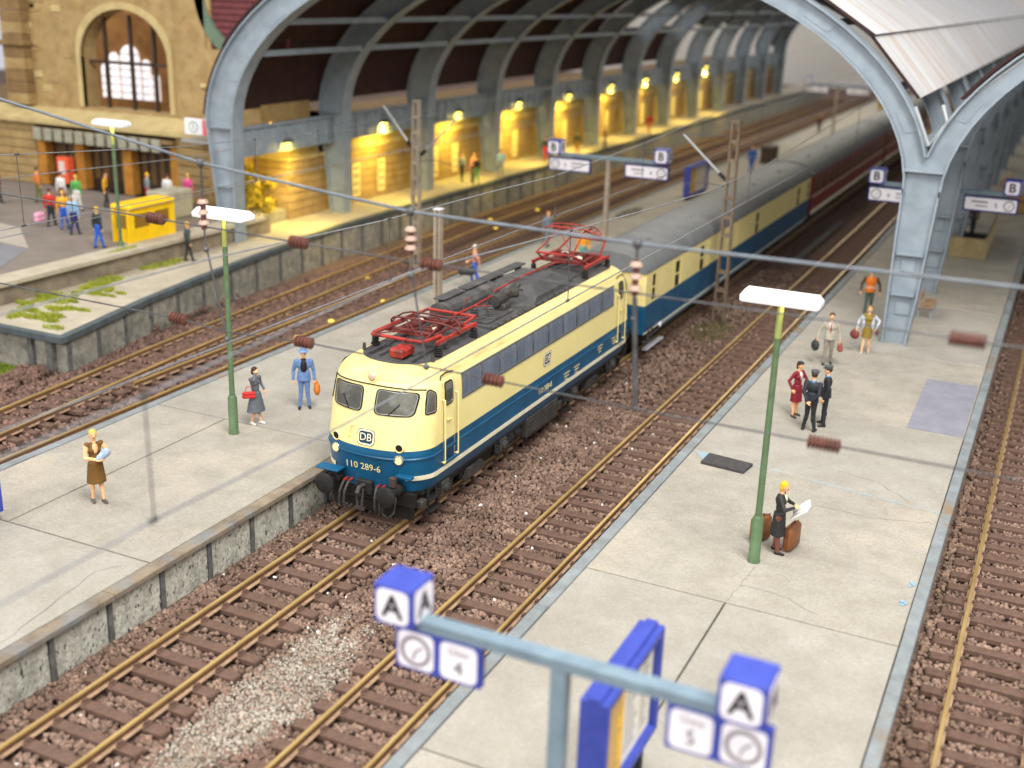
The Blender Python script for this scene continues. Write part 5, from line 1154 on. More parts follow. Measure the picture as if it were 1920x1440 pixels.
# ------------------------------------------------------------------ signs
FX = M3(Vector((1, 0, 0)), Vector((0, 0, 1)), Vector((0, -1, 0))); FR = M3(Vector((0, 1, 0)), Vector((0, 0, 1)), Vector((1, 0, 0)))
FB = M3(Vector((-1, 0, 0)), Vector((0, 0, 1)), Vector((0, 1, 0)))
def plate(parent, cx, cz, w, h, y, mtl=M_SWHITE, name='white_panel', r=.1):
    m = MB(); m.prism([(cx+a, y, cz+b) for a, b in rounded(w, h, r*min(w, h)/.6)], (0, -.012, 0)); return m.build(name, mtl, parent, smooth=0)
def clockish(parent, cx, cz, r, y):
    m = MB(); P = [(r*math.cos(a), r*math.sin(a)) for a in np.linspace(0, 2*PI, 25)[:-1]]
    ring(m, P, lambda x, z, o: (cx+x, y-o, cz+z), .0, -.03*r/.22, .03*r/.22, .006); d = m.build('dial_ring', M_INKL, parent, smooth=0)
    m = MB(); m.tube([(cx-r*.15, y-.012, cz-r*.6), (cx, y-.012, cz), (cx+r*.5, y-.012, cz+r*.35)], .016, 4); m.build('dial_hands', M_INKL, d, smooth=0)
def sign(label, x, y, z0, zb, xl, xr, letter, cs, kind, nums):
    t = thing('platform_sign', label, 'sign', (x, y, z0))
    m = MB(); m.box(x-.11, x+.11, y-.11, y+.11, z0, zb-.09, .015); m.build('post', M_POLE if kind == 'pair' else M_MAST, t)
    m = MB(); m.box(x-.2, x+.2, y-.2, y+.2, z0, z0+.04, .01); m.build('post_foot', M_POLE, t)
    m = MB(); m.box(xl+cs*.7, xr-cs*.7, y-.12, y+.12, zb-.09, zb+.09, .02); m.build('beam', M_POLE, t)
    for cx in (xl+cs/2, xr-cs/2):
        m = MB(); m.box(cx-cs/2, cx+cs/2, y-cs/2, y+cs/2, zb, zb+cs, .02); cb = m.build('letter_cube', M_SBLUE, t)
        zc = zb+cs/2; s = cs*.82
        for FM, off in ((FX, Vector((0, -cs/2-.006, 0))), (FR, Vector((cs/2+.006, 0, 0))), (FB, Vector((0, cs/2+.006, 0)))):
            o = Vector((cx, y, zc))+off; r_, u_, n_ = (FM.col[i] for i in range(3)); P = rounded(s, s, .1)
            m = MB(); m.prism([o+r_*a+u_*b for a, b in P], n_*.008); fp = m.build('cube_face', M_SWHITE, cb, smooth=0)
            text('lettering', letter, cs*.78, M_INK, fp, o+n_*.014-u_*.01, FM, .002, .012)
    for side, cx in ((0, xl+cs/2), (1, xr-cs/2)):
        s = 1 if side == 0 else -1
        if kind == 'pair':
            w = .66; a, b = (xl+.2, xl+.2+2*w) if side == 0 else (xr+.06-2*w, xr+.06)
            m = MB(); m.box(a, b, y-.07, y+.07, zb-.1-w, zb-.1, .015); pn = m.build('sign_panel', M_SBLUED if False else M_SBLUE, t)
            c1, c2 = (a+w/2, b-w/2) if side == 0 else (b-w/2, a+w/2); zc = zb-.1-w/2
            plate(pn, c1, zc, w*.84, w*.84, y-.071); plate(pn, c2, zc, w*.84, w*.84, y-.071); clockish(pn, c1, zc, .21, y-.084)
            text('lettering', nums[side], .3, M_INK, pn, (c2, y-.086, zc-.09), FX, .002); text('lettering', 'Gleis', .16, M_INKL, pn, (c2, y-.086, zc+.15), FX, .002)
        else:
            w = 2.2; a, b = (xl+.0, xl+w) if side == 0 else (xr-w, xr)
            m = MB(); m.box(a, b, y-.08, y+.08, zb-.8, zb-.14, .015); pn = m.build('sign_panel', M_SBLUED, t)
            plate(pn, (a+b)/2, zb-.47, w-.14, .52, y-.081, r=.06); c1 = a+.36 if side == 0 else b-.36; clockish(pn, c1, zb-.47, .2, y-.094)
            text('lettering', nums[side], .28, M_INK, pn, (c1+s*.52, y-.096, zb-.5), FX, .002)
            m = MB(); m.box(*(sorted((c1+s*.85, c1+s*1.5))), y-.1, y-.094, zb-.42, zb-.35); m.box(*(sorted((c1+s*.85, c1+s*1.35))), y-.1, y-.094, zb-.58, zb-.53); m.build('print_line', M_INKL, pn, smooth=0)
    return t
sign('blue and white sign with letter A on both ends, nearest the camera', 9.62, -9.86, .75, 4.66, 6.97, 12.34, 'A', .6, 'pair', ('4', '5'))
sign('letter B sign on the middle platform beyond the raised pantograph', -5.5, 31, .75, 5.25, -8.6, -2.45, 'B', .68, 'long', ('3', '4'))
sign('letter B sign half hidden behind the big Y column', 9.65, 31.6, .75, 5.2, 6.6, 12.8, 'B', .66, 'long', ('4', '5'))
sign('small far letter sign at the distant end of the middle platform', -6.2, 92, .75, 5.2, -9.2, -3.2, 'C', .66, 'long', ('3', '4'))
def board(label, x0, x1, y0, y1, zt, zb_, z0):
    t = thing('timetable_board', label, 'notice board', ((x0+x1)/2, (y0+y1)/2, z0)); f = .1
    m = MB(); m.box(x0, x1, y0, y0+.14, zb_, zt, .02); m.box(x0, x1, y1-.14, y1, zb_, zt, .02); m.box(x0, x1, y0+.14, y1-.14, zt-.14, zt, .02); m.box(x0, x1, y0+.14, y1-.14, zb_, zb_+.14, .02); fr = m.build('frame', M_SBLUE, t)
    m = MB(); m.box(x0+.12, x1-.12, y0, y1, zt-.001, zt+.05, .01); m.build('top_rib', M_SBLUE, fr)
    c = (y1-y0-.28)
    for k, (col, nm) in enumerate(((rgb(250, 196, 40), 'yellow'), (rgb(240, 238, 226), 'white'), (rgb(240, 236, 214), 'cream'))):
        u0, u1 = (0, .42, .74, 1)[k:k+2]; a = y0+.14+c*u0; b = y0+.14+c*u1
        m = MB(); m.box(x1-.16, x1-.12, a, b, zb_+.14, zt-.14); ps = m.build('poster', mat('poster_'+nm, col, tuple(v*.9 for v in col), 3, .5), t, smooth=0)
        m = MB(); n = 14
        for j in range(n): zz = zt-.3-(zt-zb_-.55)*j/n; m.box(x1-.119, x1-.116, a+.06, b-.06-random.uniform(0, .25), zz, zz+.03)
        m.build('print_line', M_INKL, ps, smooth=0)
    for y in (y0+.25, y1-.25): m = MB(); m.box((x0+x1)/2-.07, (x0+x1)/2+.07, y-.07, y+.07, z0, zb_); m.build('leg', M_BLACK, t, smooth=0)
    return t
board('blue framed timetable board with yellow poster beside the nearest sign', 9.48, 9.92, -8.75, -6.25, 3.4, 1.5, .75)
board('blue framed board cut off by the left edge of the picture', -7.05, -6.6, -7.0, -4.62, 1.95, .95, .75)
kb_ = board('blue and yellow lit kiosk board far along the middle platform', -6.75, -6.35, 47.5, 51.5, 2.8, .95, .75)

# ------------------------------------------------------------------ yellow telephone kiosk
bo = thing('telephone_kiosk', 'bright yellow telephone kiosk on the forecourt edge', 'kiosk', (-21.9, 17, 1.9))
M_YEL = mat('kiosk_yellow', rgb(250, 206, 20), rgb(236, 190, 14), 2, .45); M_KGL = mat('kiosk_glass', rgb(140, 106, 40), rough=.15)
x0, x1, y0, y1 = -22.4, -21.45, 15.8, 18.5; zt = 3.55
m = MB(); m.box(x0-.1, x1+.1, y0-.1, y1+.1, zt-.25, zt, .08); m.build('roof', M_YEL, bo)
for x in (x0, x1-.14):
    for y in (y0, (y0+y1)/2-.07, y1-.14): m = MB(); m.box(x-.002, x+.142, y-.1, y+.24, 1.9, zt-.2); m.build('post', M_YEL, bo, smooth=0)
for (a, b, c, d) in ((x0+.02, x1-.02, y0+.03, y0+.08), (x0+.02, x1-.02, y1-.08, y1-.03), (x1-.08, x1-.03, y0, y1), (x0+.03, x0+.08, y0, y1)):
    m = MB(); m.box(a, b, c, d, 1.9, 2.5); m.box(a, b, c, d, 3.1, 3.4); m.build('panel', M_YEL, bo, smooth=0)
    m = MB(); m.box(a+.005, b-.005, c+.005, d-.005, 2.5, 3.1); m.build('pane', M_KGL, bo, smooth=0)
m = MB(); m.box(-24.9, -23.6, 20.6, 22.4, 1.9, 3.2, .05); tag(m.build('concrete_box', mat('box_grey', rgb(170, 166, 148), rgb(150, 146, 130), 2, .9)), 'plain grey concrete box behind the yellow telephone kiosk', 'box')
# ticket machine
tm = thing('ticket_machine', 'orange red ticket machine against the station front', 'machine', (-33.6, 24.4, 1.9))
m = MB(); m.box(-34.3, -33.5, 24.2, 24.7, 2.2, 3.6, .05); m.build('cabinet', mat('machine_red', rgb(226, 92, 54), rough=.5), tm)
m = MB(); m.box(-34.1, -33.7, 24.17, 24.2, 2.7, 3.4); m.build('screen', mat('machine_screen', rgb(210, 200, 190), rough=.3), tm, smooth=0)
# shrub beside the corner block, tree at the left edge
def foliage(name, label, cat, c, r, n, cols, base, trunk=True, leaf=.16):
    t = thing(name, label, cat, (c[0], c[1], base))
    if trunk:
        m = MB()
        for k in range(5):
            a = random.uniform(0, 2*PI); e = (c[0]+r[0]*.6*math.cos(a), c[1]+r[1]*.6*math.sin(a), c[2]+r[2]*random.uniform(.1, .7))
            m.tube([(c[0]+.1*math.cos(a), c[1]+.1*math.sin(a), base), ((c[0]+e[0])/2, (c[1]+e[1])/2, (base+e[2])/2+.1), e], [.06, .04, .015], 5)
        m.build('stem', M_MASTD, t)
    cl = [(Vector(c)+Vector((random.uniform(-1, 1)*r[0]*.75, random.uniform(-1, 1)*r[1]*.75, random.uniform(-1, 1)*r[2]*.75)), random.uniform(.25, .45)) for _ in range(26)]
    for k, col in enumerate(cols):
        m = MB()
        for _ in range(n//len(cols)):
            cc, rr = random.choice(cl); d = Vector((random.gauss(0, 1), random.gauss(0, 1), random.gauss(0, 1))).normalized()*rr*random.random()**.4*max(r)
            p = cc+d*.6; u = Vector((random.gauss(0, 1), random.gauss(0, 1), random.gauss(0, 1))).normalized(); v = u.orthogonal().normalized(); s = leaf*random.uniform(.5, 1.1)
            m.add([p-u*s, p+v*s*.45, p+u*s, p-v*s*.45], [(0, 1, 2, 3)])
        tag(m.build('foliage', col, t, smooth=0, recalc=False), kind='stuff')
    return t
foliage('shrub', 'yellow-lit shrub in the planter by the corner block', 'shrub', (-23.0, 25.7, 2.9), (1.2, 1.9, 1.35), 2800, [mat('leaf_olive', rgb(150, 138, 40), rgb(110, 104, 34), 3, .8), mat('leaf_gold', rgb(196, 164, 40), rgb(160, 136, 36), 3, .8)], 1.5)
foliage('tree', 'green tree at the far left edge behind the forecourt', 'tree', (-44.5, 26, 6.2), (1.6, 1.6, 1.8), 1600, [mat('leaf_green', rgb(84, 104, 52), rgb(60, 80, 40), 3, .8)], 1.9, leaf=.25)
foliage('shrub', 'golden shrub far along the middle platform by the last coach', 'shrub', (-3.4, 108, 2.4), (1.4, 3, 1.2), 700, [MATS['leaf_gold']], .75, leaf=.3)
# small things on the platforms
def bench(label, x, y, rz=0):
    t = thing('bench', label, 'bench', (x, y, .75)); wood = mat('bench_wood', rgb(176, 140, 96), rgb(150, 116, 78), 3, .7)
    for k in range(3): m = MB(); m.box(x-.26+.18*k, x-.12+.18*k, y-.9, y+.9, 1.18, 1.22, .01); m.build('seat_slat', wood, t)
    for k in range(2): m = MB(); m.box(x-.3, x-.26, y-.9, y+.9, 1.34+.18*k, 1.46+.18*k, .01); m.build('back_slat', wood, t)
    for s in (-.7, .7): m = MB(); m.box(x-.28, x+.25, y+s-.04, y+s+.04, 1.1, 1.18); m.box(x-.3, x-.24, y+s-.04, y+s+.04, .75, 1.6); m.box(x+.18, x+.24, y+s-.04, y+s+.04, .75, 1.12); m.build('leg', M_STEEL, t, smooth=0)
bench('wooden bench tucked behind the big Y column', 10.2, 27.0)
tr = thing('stair_well', 'sand coloured stair well parapet on the right platform', 'parapet', (10.6, 43, .75))
for x in (9.75, 11.35): m = MB(); m.box(x-.08, x+.08, 39.6, 47, .75, 1.75, .03); m.build('side_wall', mat('parapet_sand', rgb(176, 158, 116), rgb(156, 138, 98), 2, .9), tr)
m = MB(); m.box(9.83, 11.27, 39.6, 39.76, .75, 1.75, .03); m.build('end_wall', MATS['parapet_sand'], tr)
m = MB(); m.tube([(11.35, 39.7, 1.9), (11.35, 47, 1.9)], .03, 6); m.build('handrail', M_BLACK, tr)
m = MB(); m.box(9.85, 11.25, 39.8, 46.9, .78, .8); m.build('stair_void', M_BLACK, tr, smooth=0)
def chest(label, c, s, col, nm):
    t = thing('crate', label, 'crate', (c[0], c[1], c[2]))
    m = MB(); m.box(c[0]-s[0]/2, c[0]+s[0]/2, c[1]-s[1]/2, c[1]+s[1]/2, c[2]+.05, c[2]+s[2], .04); m.build('case', mat(nm, col, tuple(v*.8 for v in col), 3, .6), t)
    m = MB(); m.box(c[0]-s[0]/2-.02, c[0]+s[0]/2+.02, c[1]-s[1]/2-.02, c[1]+s[1]/2+.02, c[2]+s[2]*.75, c[2]+s[2]*.8); m.build('band', M_BLACK, t, smooth=0)
chest('dark brown luggage stack far along the middle platform', (-6.4, 68, .75), (1.0, 1.6, 1.3), rgb(74, 58, 50), 'crate_brown')
chest('ochre crate on the right platform behind the stair well', (11.4, 56, .75), (2.0, 2.0, 1.0), rgb(170, 134, 74), 'crate_ochre')
m = MB(); m.box(2.15, 2.5, 39, 51, -.3, -.12, .02); tag(m.build('cable_trough', mat('trough_grey', rgb(124, 118, 112), rgb(104, 98, 94), 1, .9)), 'long grey cable trough lying between the tracks inside the shed', 'cable trough')
m = MB(); m.box(.92, 1.12, 18.6, 20.6, -.06, .02, .01); tag(m.build('white_strip', M_SWHITE), 'white strip on the rail beside the gap behind the locomotive', 'strip')
# ------------------------------------------------------------------ figures
def sph_mesh(mb, c, r, rot=None):
    k = len(mb.v); mb.sphere((0, 0, 0), r, 12, 9)
    R = rot or Matrix.Identity(3)
    for i in range(k, len(mb.v)): mb.v[i] = tuple(R @ Vector(mb.v[i])+Vector(c))
class Fig:
    def __init__(s): s.prims = []
    def cap(s, a, b, ra, rb, lab): s.prims.append(('c', Vector(a), Vector(b), ra, rb, lab)); return s
    def ell(s, c, r, lab): s.prims.append(('e', Vector(c), r, lab)); return s
    def cone(s, z0, z1, r0, r1, lab, c=(0, 0), c1=None): s.prims.append(('k', z0, z1, r0, r1, c, c1 or c, lab)); return s
    def chain(s, pts, rs, lab):
        for i in range(len(pts)-1): s.cap(pts[i], pts[i+1], rs[i], rs[i+1], lab)
    def mesh(s, name, palette, voxel):
        mb = MB()
        for p in s.prims:
            if p[0] == 'c':
                a, b, ra, rb = p[1:5]; d = (b-a); L = d.length
                if L < 1e-5: sph_mesh(mb, a, ra); continue
                prof = [(ra*math.sin(t), -ra*math.cos(t)) for t in np.linspace(0.05, PI/2, 5)]+[(rb*math.cos(t), L+rb*math.sin(t)) for t in np.linspace(0, PI/2-.05, 5)]
                mb.lathe(prof, a, d, 12)
            elif p[0] == 'e': sph_mesh(mb, p[1], p[2])
            else:
                z0, z1, r0, r1, c, c1 = p[1:7]; n = 20; rows = []
                for k in range(5):
                    u = k/4; rows.append([(c[0]+(c1[0]-c[0])*u+(r0[0]+(r1[0]-r0[0])*u)*math.cos(2*PI*j/n), c[1]+(c1[1]-c[1])*u+(r0[1]+(r1[1]-r0[1])*u)*math.sin(2*PI*j/n), z0+(z1-z0)*u) for j in range(n)])
                mb.grid(rows, close=True); mb.add(rows[0], [tuple(range(n))]); mb.add(rows[-1], [tuple(range(n))])
        me = mb.mesh(name, [M_SKIN], 0)
        o = bpy.data.objects.new(name, me); C.objects.link(o)
        md = o.modifiers.new('r', 'REMESH'); md.mode = 'VOXEL'; md.voxel_size = voxel
        ms = o.modifiers.new('s', 'SMOOTH'); ms.iterations = 2; ms.factor = .5
        dg = bpy.context.evaluated_depsgraph_get(); dg.update(); out = bpy.data.meshes.new_from_object(o.evaluated_get(dg)); bpy.data.objects.remove(o); bpy.data.meshes.remove(me)
        labs = list(palette.keys()); out.materials.clear()
        for l in labs: out.materials.append(palette[l])
        n = len(out.polygons); ct = np.zeros(n*3); out.polygons.foreach_get('center', ct); ct = ct.reshape(-1, 3)
        best = np.full(n, 1e9); idx = np.zeros(n, int)
        for p in s.prims:
            if p[0] == 'c':
                a, b, ra, rb = np.array(p[1]), np.array(p[2]), p[3], p[4]; d = b-a; t = np.clip(((ct-a)@d)/max(d@d, 1e-9), 0, 1)
                ds = np.linalg.norm(ct-(a+t[:, None]*d), axis=1)-(ra+(rb-ra)*t)
            elif p[0] == 'e':
                q = (ct-np.array(p[1]))/np.array(p[2] if isinstance(p[2], tuple) else (p[2],)*3); k = np.linalg.norm(q, axis=1); ds = (k-1)*min(p[2]) if isinstance(p[2], tuple) else (k-1)*p[2]
            else:
                z0, z1, r0, r1, c, c1 = p[1:7]; u = np.clip((ct[:, 2]-z0)/(z1-z0), 0, 1)
                q = np.stack([(ct[:, 0]-c[0]-(c1[0]-c[0])*u)/(r0[0]+(r1[0]-r0[0])*u), (ct[:, 1]-c[1]-(c1[1]-c[1])*u)/(r0[1]+(r1[1]-r0[1])*u)], 1); k = np.linalg.norm(q, axis=1)
                ds = np.maximum((k-1)*(r0[1]+(r1[1]-r0[1])*u), np.maximum(z0-ct[:, 2], ct[:, 2]-z1))
            m_ = ds < best; best[m_] = ds[m_]; idx[m_] = labs.index(p[-1])
        out.polygons.foreach_set('material_index', idx.astype(np.int32)); out.shade_smooth(); out.update(); return out

def hand(F, w, d, side, curl=.5, lab='skin', grip=None):
    # palm, four unequal bent fingers and a thumb leaving the side of the palm
    d = Vector(d).normalized(); s = Vector((side, 0, 0)); s = (s-d*s.dot(d)); s = s.normalized() if s.length > .1 else Vector((0, -1, 0))
    nrm = d.cross(s).normalized()
    fwd = Vector((0, -1, 0)); fwd = (fwd-d*fwd.dot(d)); fwd = fwd.normalized() if fwd.length > .2 else nrm      # knuckle row runs this way
    inn = -s; w = Vector(w)
    F.cap(w, w+d*.075, .03, .034, lab)
    for k, L in enumerate((.078, .088, .082, .064)):
        base = w+d*.085+fwd*(.034-.023*k); mid = base+(d*math.cos(curl*.7)+inn*math.sin(curl*.7))*L*.55; tip = mid+(d*math.cos(curl*1.7)+inn*math.sin(curl*1.7))*L*.5
        F.cap(base-d*.03, mid, .0125, .0115, lab); F.cap(mid, tip, .0115, .0095, lab)
    b = w+d*.03+fwd*.03; F.cap(b, b+(d*.6+fwd*.7+inn*.3).normalized()*.05, .014, .012, lab); F.cap(b+(d*.6+fwd*.7+inn*.3).normalized()*.05, b+(d*.9+fwd*.35+inn*.4).normalized()*.085, .012, .010, lab)
def person(label, spec, group=None, voxel=.0115):
    g_ = spec.get; H = g_('h', 1.75)/1.75; F = Fig(); fem = g_('fem', False); pal = {}
    cols = {'skin': M_SKIN, **spec['cols']}
    sh = .175 if fem else .2; hipx = .085
    top, bot = 'top', g_('bot', 'pants')
    # torso
    F.ell((0, 0, .96), (.155 if fem else .16, .115, .12), bot); F.ell((0, 0, 1.12), (.135 if fem else .155, .105, .16), top); F.ell((0, .005, 1.3), (.165 if fem else .205, .125, .18), top)
    if fem: F.ell((.07, -.085, 1.29), (.06, .05, .06), top); F.ell((-.07, -.085, 1.29), (.06, .05, .06), top)
    for s in (-1, 1): F.ell((s*(sh-.02), 0, 1.41), (.075, .07, .065), top)
    F.cap((0, 0, 1.44), (0, -.01, 1.56), .055, .05, 'skin')
    if 'shirt' in cols: F.ell((0, -.085, 1.33), (.065, .056, .13), 'shirt'); 
    if 'tie' in cols: F.cap((0, -.128, 1.43), (0, -.135, 1.16), .02, .026, 'tie')
    if 'collar' in cols: F.cone(1.44, 1.5, (.085, .08), (.065, .062), 'collar')
    # head
    hx, hy = g_('look', (0, 0)); hc = Vector((hx*.03, -.02+hy*.03, 1.64)); fd = Vector((math.sin(g_('turn', 0)), -math.cos(g_('turn', 0)), 0)); fs = Vector((-fd.y, fd.x, 0))
    F.ell(tuple(hc), (.078, .092, .108), 'skin'); F.ell(tuple(hc+fd*.03-Vector((0, 0, .065))), (.052, .05, .05), 'skin')
    F.cap(hc+fd*.085+Vector((0, 0, .015)), hc+fd*.105-Vector((0, 0, .022)), .011, .017, 'skin')
    for s in (-1, 1): F.ell(tuple(hc+fs*s*.078-Vector((0, 0, .01))), (.016, .022, .03), 'skin')
    if 'hair' in cols:
        F.ell(tuple(hc-fd*.022+Vector((0, 0, .035))), (.092, .098, .096), 'hair')
        if fem: F.ell(tuple(hc-fd*.055-Vector((0, 0, .03))), (.088, .065, .1), 'hair')
    if 'beard' in cols: F.ell(tuple(hc+fd*.055-Vector((0, 0, .085))), (.05, .04, .045), 'beard')
    # legs
    legs = g_('legs', ((0, 0), (0, 0)))     # forward offsets of knee and ankle for each leg
    leg_lab = g_('leg', 'pants')
    for i, s in enumerate((-1, 1)):
        kf, af = legs[i]; hip = Vector((s*hipx, 0, .92)); kn = Vector((s*(hipx+.005), -kf, .5)); an = Vector((s*(hipx+.01)+g_('spread', .02)*s, -af, .1))
        F.chain([hip, kn, an], [.095 if leg_lab != 'skin' else .075, .066 if leg_lab != 'skin' else .05, .052 if leg_lab != 'skin' else .034], leg_lab)
        F.ell(tuple(kn+Vector((0, .02, -.12))), (.055, .06, .12), leg_lab)
        F.cap(an+Vector((0, .035, -.055)), an+Vector((s*.02, -.13, -.07)), .045, .036, 'shoe')
    # arms
    arms = g_('arms', (((-.27, 0, .85), None), ((.27, 0, .85), None))); sl = g_('sleeve', top)
    for i, s in enumerate((-1, 1)):
        tgt, pole = arms[i]; S0 = Vector((s*sh, 0, 1.41)); T = Vector(tgt); d = T-S0; L1, L2 = .29, .27; D = min(d.length, L1+L2-.005)
        T = S0+d.normalized()*D; a = (L1*L1-L2*L2+D*D)/(2*D); hh = math.sqrt(max(L1*L1-a*a, 0)); po = Vector(pole) if pole else Vector((s*.5, .8, -.2)); dn = d.normalized(); po = (po-dn*po.dot(dn)).normalized()
        E_ = S0+dn*a+po*hh; up = g_('upper', sl)
        F.chain([S0, E_], [.072 if not fem else .056, .056 if not fem else .048], up); F.chain([E_, T], [.056 if not fem else .048, .044 if not fem else .036], sl)
        hand(F, T, (T-E_), s, g_('curl', .55))
    for c in g_('extra', []): getattr(F, c[0])(*c[1:])
    me = F.mesh('person', {k: cols[k] for k in dict.fromkeys([p[-1] for p in F.prims])}, voxel)
    o = bpy.data.objects.new('person', me); C.objects.link(o); tag(o, label, 'person', group); ORG[o] = Vector()
    if voxel < .02:
        m = MB()
        for s in (-1, 1): m.sphere(tuple(hc+fd*.086+fs*s*.032+Vector((0, 0, .018))), (.011, .011, .009), 6, 5)
        m.sphere(tuple(hc+fd*.084-Vector((0, 0, .055))), (.02, .012, .006), 6, 5)
        e = m.build('eyes', mat('eye_dark', rgb(60, 40, 36)), o, smooth=80)
    for nm, f2, mt in g_('parts', []):
        F2 = Fig()
        for c in f2: getattr(F2, c[0])(*c[1:])
        me2 = F2.mesh(nm, {'x': mt}, max(voxel*.9, .011)); ch = bpy.data.objects.new(nm, me2); C.objects.link(ch); ch.parent = o
    o.location = spec['at']; o.rotation_euler = (0, 0, math.radians(g_('rz', 36))); o.scale = (H, H, H)
    return o
def bag(name, label, cat, prims, mtl, at, rz, handle=None, scale=1.0, group=None):
    F = Fig()
    for c in prims: getattr(F, c[0])(*c[1:])
    me = F.mesh(name, {'x': mtl}, .012); o = bpy.data.objects.new(name, me); C.objects.link(o); ORG[o] = Vector(); tag(o, label, cat, group)
    if handle: m = MB(); m.tube(handle, .012, 6); m.build('handle', mtl, o)
    o.location = at; o.rotation_euler = (0, 0, math.radians(rz)); o.scale = (scale,)*3; return o
P = paint
def local(at, rz, p, H=1.0):
    a = math.radians(rz); return (at[0]+H*(p[0]*math.cos(a)-p[1]*math.sin(a)), at[1]+H*(p[0]*math.sin(a)+p[1]*math.cos(a)), at[2]+H*p[2])
# woman in brown apron dress holding a bundle
brn = P('brown', 118, 82, 28); blond = P('blond', 238, 190, 96); shoeg = P('shoe_grey', 92, 92, 84)
at = (-5.44, -2.85, .75)
person('woman in sleeveless brown dress holding a pale blue bundle', dict(at=at, rz=62, h=1.86, fem=True, leg='skin', bot='dress', sleeve='skin', upper='skin', spread=.0, legs=((-.02, -.06), (.03, .1)), turn=-.15,
    cols={'top': brn, 'dress': brn, 'hair': blond, 'shoe': shoeg, 'shirt': M_SKIN},
    arms=(((-.02, -.27, 1.12), (-1, .2, -.6)), ((.1, -.27, 1.13), (1, .2, -.6))),
    extra=[('cone', .5, .98, (.22, .2), (.165, .14), 'dress')]))
bag('bundle', 'pale blue bundle in the arms of the woman in brown', 'bundle', [('cap', (-.03, 0, 0), (.1, -.02, .1), .085, .1, 'x'), ('ell', (.12, -.03, .13), (.11, .1, .11), 'x')], P('bundle_blue', 168, 188, 214), local(at, 62, (.06, -.27, 1.16), 1.06), 62)
# woman in grey coat with red handbag
gc = P('coat_grey', 98, 104, 112); at = (-5.4, 3.3, .75)
person('dark haired woman in grey coat with a hand at her ear', dict(at=at, rz=82, h=1.72, fem=True, leg='skin', bot='coat', legs=((.02, -.06), (.0, .06)), turn=.2,
    cols={'top': gc, 'coat': gc, 'hair': P('hair_dark', 58, 38, 30), 'shoe': P('shoe_white', 236, 232, 226), 'dress': P('navy', 48, 62, 122)},
    arms=(((-.1, -.12, 1.6), (-.8, -.3, -.8)), ((.3, -.06, 1.0), None)), extra=[('cone', .42, 1.0, (.3, .24), (.16, .13), 'coat'), ('cone', .38, .8, (.19, .17), (.15, .13), 'dress')]))
red = P('bag_red', 206, 44, 38)
bag('handbag', 'bright red handbag hanging from the grey coated woman', 'handbag', [('cap', (-.13, 0, 0), (.13, 0, 0), .06, .06, 'x'), ('cap', (-.14, 0, -.09), (.14, 0, -.09), .06, .06, 'x')], red, local(at, 82, (-.3, -.05, 1.02)), 40, [(-.1, 0, .04), (-.06, 0, .2), (.06, 0, .2), (.1, 0, .04)])
# man in blue suit
bl = P('suit_blue', 104, 134, 184); at = (-5.0, 5.1, .75)
person('bearded man in light blue suit and hat at the locomotive', dict(at=at, rz=36, h=1.83, cols={'top': bl, 'pants': bl, 'shirt': P('roll_black', 26, 26, 28), 'collar': P('roll_black', 26, 26, 28), 'shoe': P('shoe_black', 34, 32, 30), 'beard': P('beard', 214, 176, 130)},
    legs=((.0, .02), (.0, -.02)), spread=.04, arms=(((-.3, -.04, .88), None), ((.29, -.05, .87), None)), extra=[('cone', .84, 1.12, (.205, .15), (.17, .125), 'top'), ('ell', (0, -.085, 1.28), (.095, .078, .2), 'shirt')],
    parts=[('hat', [('cone', 1.7, 1.725, (.15, .16), (.155, .165), 'x', (0, -.02)), ('cone', 1.71, 1.83, (.095, .105), (.08, .09), 'x', (0, -.02))], P('hat_blue', 122, 150, 198))]))
orange = P('bag_orange', 226, 122, 34)
bag('travel_bag', 'orange travel bag in the hand of the blue suited man', 'bag', [('ell', (0, 0, -.22), (.1, .2, .2), 'x'), ('ell', (0, 0, -.12), (.05, .1, .15), 'x')], orange, local(at, 36, (.36, -.05, .80), 1.04), 36, [(0, -.06, -.02), (0, -.04, .07), (0, .04, .07), (0, .06, -.02)])
